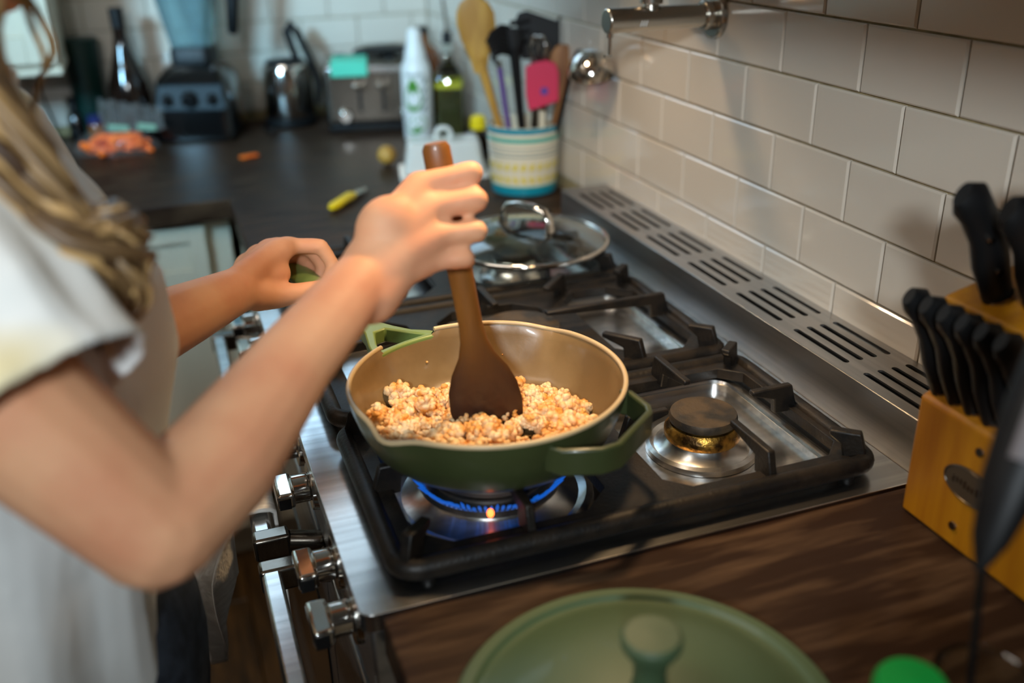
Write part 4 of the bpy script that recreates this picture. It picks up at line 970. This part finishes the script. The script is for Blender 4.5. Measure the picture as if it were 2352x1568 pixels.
fc = bpy.data.curves.new('lettering', 'FONT'); fc.body = 'avocado'; fc.size = .0135; fc.extrude = .0002; fc.align_x = 'CENTER'
fo = bpy.data.objects.new('text_source', fc); COL.objects.link(fo)
lme = bpy.data.meshes.new_from_object(fo); bpy.data.objects.remove(fo); lme.materials.clear(); lme.materials.append(M['ink'])
fo = bpy.data.objects.new('lettering', lme); COL.objects.link(fo); fo.parent = sb
fo.location = ((.0382)*math.cos(AZ), (.0382)*math.sin(AZ), .158); fo.rotation_euler = (PI/2, 0, AZ+PI/2)

# oil bottle with pourer
ob = thing('oil_bottle', 'square glass oil bottle with a yellow band and steel pourer', 'bottle', (-0.066, 1.540, Z), (0, 0, -0.3))
bm = nb(); lo = rrect(-.034, .034, -.034, .034, .010)
def stack(bm, levels):
    prev = None
    for (z, s) in levels:
        ring = [bm.verts.new((x*s, y*s, z)) for x, y in lo]
        if prev:
            for k in range(len(ring)): bm.faces.new((prev[k], prev[(k+1) % len(ring)], ring[(k+1) % len(ring)], ring[k]))
        else: bm.faces.new(ring[::-1])
        prev = ring
    bm.faces.new(prev)
stack(bm, [(0, .95), (.004, 1), (.150, 1), (.168, .72), (.180, .40), (.215, .36), (.222, .40), (.226, .38)]); part('bottle_glass', bm, 'glass', ob)
bm = nb(); stack(bm, [(.005, .9), (.118, .9)]); part('oil', bm, 'oil', ob)
bm = nb()
prism(bm, rrect(-.0346, .0346, -.0346, .0346, .0105), .120, .134, [rrect(-.0342, .0342, -.0342, .0342, .0102)[::-1]]); part('yellow_band', bm, 'oliveband', ob)
bm = nb(); cyl(bm, (0, 0, .224), (0, 0, .252), .013, .011, 20); part('stopper', bm, 'black', ob)
bm = nb(); tube(bm, [(0, 0, .250), (0, 0, .275), (-.002, 0, .30), (-.006, 0, .33)], [.006, .005, .0045, .0035], 12); part('pourer', bm, 'chrome', ob)
# amber bottle, yellow capped bottle, snack packet behind the crock
ab = thing('vinegar_bottle', 'amber glass bottle standing behind the oil bottle', 'bottle', (-0.046, 1.850, Z))
bm = nb(); lathe(bm, [(0, 0), (0.040, 0), (0.043, .004), (0.043, .150), (0.036, .172), (0.016, .190), (0.014, .215), (0, .215)], (0, 0, 0), 36); part('bottle_body', bm, 'amber', ab)
bm = nb(); cyl(bm, (0, 0, .212), (0, 0, .232), .0155, .0155, 24); part('bottle_cap', bm, 'black', ab)
yb = thing('sauce_bottle', 'small dark bottle with a yellow cap lying low behind the crock', 'bottle', (-0.070, 1.300, Z))
bm = nb(); lathe(bm, [(0, 0), (.026, 0), (.028, .003), (.028, .052), (.016, .064), (0, .066)], (0, 0, 0), 28); part('bottle_body', bm, 'wine', yb)
bm = nb(); lathe(bm, [(0, .060), (.018, .060), (.019, .066), (.018, .086), (.012, .092), (0, .093)], (0, 0, 0), 28); part('bottle_cap', bm, 'yellow', yb)
pk = thing('snack_packet', 'small red and green packet wedged between crock and tiled wall', 'packet', (-0.020, 1.080, Z), (0, 0, 0.2))
bm = nb(); stack2 = [(-.020, 0), (.014, 0), (.012, .095), (-.014, .095)]
extr(bm, [(x, -.030, z) for x, z in stack2], (0, .05, 0)); part('packet_body', bm, 'lime', pk, bevel=.004)
bm = nb(); box(bm, (-.001, -.005, .106), (.024, .052, .022)); part('packet_top', bm, 'red', pk, bevel=.004)
# small yellow paring knife
py = thing('paring_knife', 'small paring knife with a yellow handle lying on the far worktop', 'knife', (-0.435, 1.03, Z+.009), (0, 0, math.radians(52)))
py.scale = (1.15, 1.45, 1.2)
bm = nb(); tube(bm, [(-.060, 0, 0), (-.050, 0, 0), (-.02, 0, .001), (.01, 0, .001), (.022, 0, 0)], [.005, .0085, .0078, .0088, .006], 14, flat=(1, .8), up=(0, 0, 1)); part('handle', bm, 'yellow', py)
bm = nb(); extr(bm, [(.018, -.007, 0), (.062, -.006, -.003), (.078, .003, -.003), (.05, .008, -.002), (.018, .007, 0)], (0, 0, .0015)); part('blade', bm, 'nickel', py)

# toaster
ts = thing('toaster', 'brushed steel four-slot toaster with two levers and a mint cloth on top', 'toaster', (-0.200, 1.765, Z), (0, 0, -0.22))
bm = nb(); bx(bm, -.135, .135, -.110, .110, .016, .172); part('shell', bm, 'nickel', ts, bevel=.014, seg=4)
bm = nb(); bx(bm, -.130, .130, -.105, .105, .0, .018); part('base', bm, 'black', ts, bevel=.004)
bm = nb(); bx(bm, -.128, .128, -.113, -.108, .148, .164); part('top_band', bm, 'steel', ts, bevel=.003)
for xs in (-.095, -.035, .035, .095):
    bm = nb(); bx(bm, xs-.013, xs+.013, -.085, .085, .1715, .1728); part('bread_slot', bm, 'void', ts)
for xl in (-.045, .015):
    bm = nb(); bx(bm, xl-.004, xl+.004, -.1125, -.108, .05, .135); part('lever_track', bm, 'void', ts)
    bm = nb(); bx(bm, xl-.016, xl+.016, -.134, -.111, .112, .124); part('lever', bm, 'nickel', ts, bevel=.003)
for xk in (-.085, .072):
    bm = nb(); cyl(bm, (xk, -.110, .042), (xk, -.128, .042), .018, .015, 28); part('dial', bm, 'chrome', ts, bevel=.002)
mc = thing('mint_cloth', 'folded mint green cloth over the left top edge of the toaster', 'cloth', (-0.278, 1.705, Z+.1735), (0, 0, -0.22))
bm = nb(); bx(bm, -.050, .042, -.052, .06, 0, .007); bx(bm, -.050, .042, -.058, -.050, -.030, .007); part('folded_cloth', bm, 'mint', mc, bevel=.003, seg=3)
oi = thing('oven_mitt', 'dark padded mitt lying on top of the toaster', 'mitt', (-0.165, 1.79, Z+.174), (0, 0, -0.2))
bm = nb(); ball(bm, (0, 0, .012), 1, 3, (.085, .055, .012)); ball(bm, (-.055, -.035, .012), 1, 2, (.035, .018, .010)); part('mitt_body', bm, 'black', oi); bm = nb(); bx(bm, .06, .09, -.04, .04, .0, .018); part('cuff', bm, 'bluegrey', oi, bevel=.004)

# kettle
kt = thing('electric_kettle', 'chrome electric kettle with black handle on its black base', 'kettle', (-0.424, 1.855, Z))
bm = nb(); lathe(bm, [(0, 0), (.070, 0), (.072, .005), (.070, .018), (.060, .024), (0, .024)], (0, 0, 0), 40); part('power_base', bm, 'black', kt)
bm = nb(); lathe(bm, [(0, .025), (.064, .025), (.066, .030), (.065, .09), (.061, .145), (.056, .158), (0, .160)], (0, 0, 0), 48); part('kettle_body', bm, 'chrome', kt)
bm = nb(); lathe(bm, [(0, .158), (.055, .158), (.050, .168), (.01, .174), (0, .174)], (0, 0, 0), 40); part('kettle_lid', bm, 'black', kt)
bm = nb(); tube(bm, [(.030, .0, .170), (.020, 0, .205), (.012, 0, .240), (.022, 0, .258), (.040, 0, .235), (.064, 0, .17), (.084, 0, .10), (.076, 0, .045)], [.010, .010, .012, .011, .010, .010, .009, .007], 14); part('handle', bm, 'black', kt)
bm = nb(); pts = []
for i in range(30):
    a = i/29; pts.append((-.05-.03*math.sin(a*PI*.5), -.02-.10*math.sin(a*PI), .004))
tube(bm, pts, .0042, 8); part('cord', bm, 'black', kt)

# blender
bl = thing('blender', 'black countertop blender with clear jug and dials, left of the kettle', 'blender', (-0.655, 1.815, Z), (0, 0, -0.30))
bm = nb()
def sqstack(bm, levels, rc=.03):
    prev = None
    for (z, hx, hy, yo) in levels:
        ring = [bm.verts.new((x, y+yo, z)) for x, y in rrect(-hx, hx, -hy, hy, min(rc, hx*.6, hy*.6), 5)]
        if prev:
            for k in range(len(ring)): bm.faces.new((prev[k], prev[(k+1) % len(ring)], ring[(k+1) % len(ring)], ring[k]))
        else: bm.faces.new(ring[::-1])
        prev = ring
    bm.faces.new(prev)
sqstack(bm, [(0, .098, .100, 0), (.005, .102, .104, 0), (.075, .098, .098, 0), (.150, .088, .086, .006), (.175, .068, .066, .010), (.185, .058, .056, .012)]); part('motor_base', bm, 'blackgloss', bl)
bm = nb(); extr(bm, [(-.088, -.104, .078), (.088, -.104, .078), (.080, -.086, .142), (-.080, -.086, .142)], (0, .012, 0)); part('control_panel', bm, 'bluegrey', bl, bevel=.004)
for xk, r in ((-.055, .012), (0, .020), (.055, .012)):
    bm = nb(); cyl(bm, (xk, -.094, .110), (xk, -.116, .104), r, r*.85, 28); part('dial', bm, 'black', bl, bevel=.002)
bm = nb(); sqstack(bm, [(.183, .052, .052, .010), (.215, .052, .052, .010), (.222, .048, .048, .010)], .02); part('jug_collar', bm, 'black', bl)
bm = nb(); sqstack(bm, [(.222, .048, .048, .010), (.30, .060, .060, .010), (.42, .078, .078, .010), (.46, .080, .080, .010)], .02); part('jug', bm, 'tintglass', bl)
bm = nb(); sqstack(bm, [(.46, .082, .082, .010), (.485, .080, .080, .010), (.49, .05, .05, .010)], .02); part('jug_lid', bm, 'black', bl)
bm = nb(); tube(bm, [(.080, .0, .45), (.118, -.01, .455), (.124, -.012, .40), (.116, -.012, .32), (.108, -.010, .258), (.106, -.010, .250)], [.014, .017, .018, .016, .014, .010], 14); part('jug_handle', bm, 'black', bl)

# bottles left of the blender
wn = thing('wine_bottle', 'dark glass wine bottle with a long neck left of the blender', 'bottle', (-0.822, 1.825, Z))
bm = nb(); lathe(bm, [(0, 0), (.047, 0), (.051, .005), (.051, .105), (.047, .140), (.033, .185), (.020, .225), (.0155, .26), (.0150, .315), (0, .315)], (0, 0, 0), 40); part('bottle_glass', bm, 'wine', wn)
bm = nb(); lathe(bm, [(.0, .275), (.0165, .275), (.0170, .30), (.0170, .322), (0, .324)], (0, 0, 0), 28); part('foil_capsule', bm, 'black', wn)
tb = thing('tumbler', 'dark green insulated tumbler with a steel straw behind the wine bottle', 'tumbler', (-0.922, 1.895, Z))
bm = nb(); lathe(bm, [(0, 0), (.034, 0), (.036, .004), (.044, .235), (0, .235)], (0, 0, 0), 40); part('cup', bm, 'darkgreen', tb)
bm = nb(); lathe(bm, [(0, .234), (.045, .234), (.046, .246), (.040, .250), (0, .250)], (0, 0, 0), 40); part('tumbler_lid', bm, 'darkgreen', tb)
bm = nb(); cyl(bm, (-.030, 0, .24), (-.040, 0, .37), .0045, .0045, 12); part('straw', bm, 'nickel', tb)
sm_ = thing('extract_bottle', 'small black dropper bottle near the left end of the worktop', 'bottle', (-0.962, 1.870, Z))
bm = nb(); lathe(bm, [(0, 0), (.018, 0), (.020, .003), (.020, .060), (.010, .075), (0, .076)], (0, 0, 0), 28); part('bottle_body', bm, 'blackgloss', sm_)
bm = nb(); lathe(bm, [(0, .070), (.011, .070), (.012, .085), (.010, .092), (.014, .096), (.014, .108), (0, .112)], (0, 0, 0), 24); part('bottle_cap', bm, 'black', sm_)
bcp = thing('spice_jar', 'small spice jar with a blue lid beside the black dropper bottle', 'jar', (-0.915, 1.830, Z))
bm = nb(); lathe(bm, [(0, 0), (.018, 0), (.019, .003), (.019, .045), (.016, .050), (0, .050)], (0, 0, 0), 24); part('jar_body', bm, 'amber', bcp)
bm = nb(); lathe(bm, [(0, .048), (.0185, .048), (.0185, .068), (0, .070)], (0, 0, 0), 24); part('jar_lid', bm, 'bluecap', bcp)
# cable on the wall
bm = nb(); tube(bm, [(-1.04, 1.950, 1.06), (-1.035, 1.945, 1.02), (-1.025, 1.940, 0.97), (-1.020, 1.930, 0.935), (-1.01, 1.90, 0.921)], .003, 8); o = part('power_cable', bm, 'black'); tag(o, 'thin dark cable running down the tiles at the far left', 'cable')

# bag of baby carrots
cg = thing('carrot_bag', 'clear plastic bag of baby carrots with green print on the far worktop', 'bag', (-0.872, 1.700, Z), (0, 0, -0.25))
rc = random.Random(4)
cm = nb(); tube(cm, [(-.024, 0, 0), (-.020, 0, 0), (.018, 0, 0), (.024, 0, 0)], [.002, .0065, .0065, .002], 8); cme = bpy.data.meshes.new('carrot'); cm.to_mesh(cme); cm.free(); cme.shade_smooth(); cme.materials.append(M['carrot'])
for i in range(60):
    a = rc.uniform(0, 2*PI); r = math.sqrt(rc.random()); lvl = i//20
    o = bpy.data.objects.new('baby_carrot', cme); COL.objects.link(o)
    o.location = (-0.872+r*.082*math.cos(a)*(1-.2*lvl), 1.690+r*.052*math.sin(a)*(1-.2*lvl), Z+.009+lvl*.013)
    o.rotation_euler = (rc.uniform(-.2, .2), rc.uniform(-.3, .3), rc.uniform(-1.2, 1.2))
    tag(o, 'orange baby carrot piled inside the clear plastic bag', 'carrot', 'baby carrots in the plastic bag')
bm = nb(); n = 40
def bagpt(u_, v_):
    a = 2*PI*u_; z = .056*v_; r = 1+.08*math.sin(a*7+v_*4)
    k = math.sqrt(max(0, 1-(v_*.86)**2)); return (.098*r*math.cos(a)*k, .062*r*math.sin(a)*k, z*(1+.05*math.sin(a*5)))
g = [[bm.verts.new(bagpt(i/n, j/8)) for i in range(n)] for j in range(9)]
for j in range(8):
    for i in range(n): bm.faces.new((g[j][i], g[j][(i+1) % n], g[j+1][(i+1) % n], g[j+1][i]))
bm.faces.new(g[8]); part('bag_film', bm, 'film', cg)
bm = nb(); gg = []
for j in range(9):
    gg.append([bm.verts.new((-.03+.15*i/16 - .01*j/8, .012+.035*j/8+.006*math.sin(i*1.3+j), .046+.075*j/8*(1-.35*i/16)+.004*math.sin(i*2.1))) for i in range(17)])
for j in range(8):
    for i in range(16): bm.faces.new((gg[j][i], gg[j][i+1], gg[j+1][i+1], gg[j+1][i]))
o = part('bag_neck', bm, 'film', cg); so = o.modifiers.new('so', 'SOLIDIFY'); so.thickness = .001
bm = nb()
for (x0, x1) in ((-.015, .035), (.055, .10)):
    p4 = [(x0, .008, .050), (x1, .006, .046), (x1, .012, .060), (x0, .014, .064)]; extr(bm, p4, (0, -.001, 0))
part('green_label', bm, 'filmgreen', cg)
bm = nb(); bx(bm, -.022, .022, -.009, .009, 0, .006); o = part('carrot_piece', bm, 'carrot', None, bevel=.002); o.location = (-0.577, 1.50, Z); o.rotation_euler = (0, 0, .3); tag(o, 'lone orange carrot piece on the dark worktop in front of the blender', 'carrot')
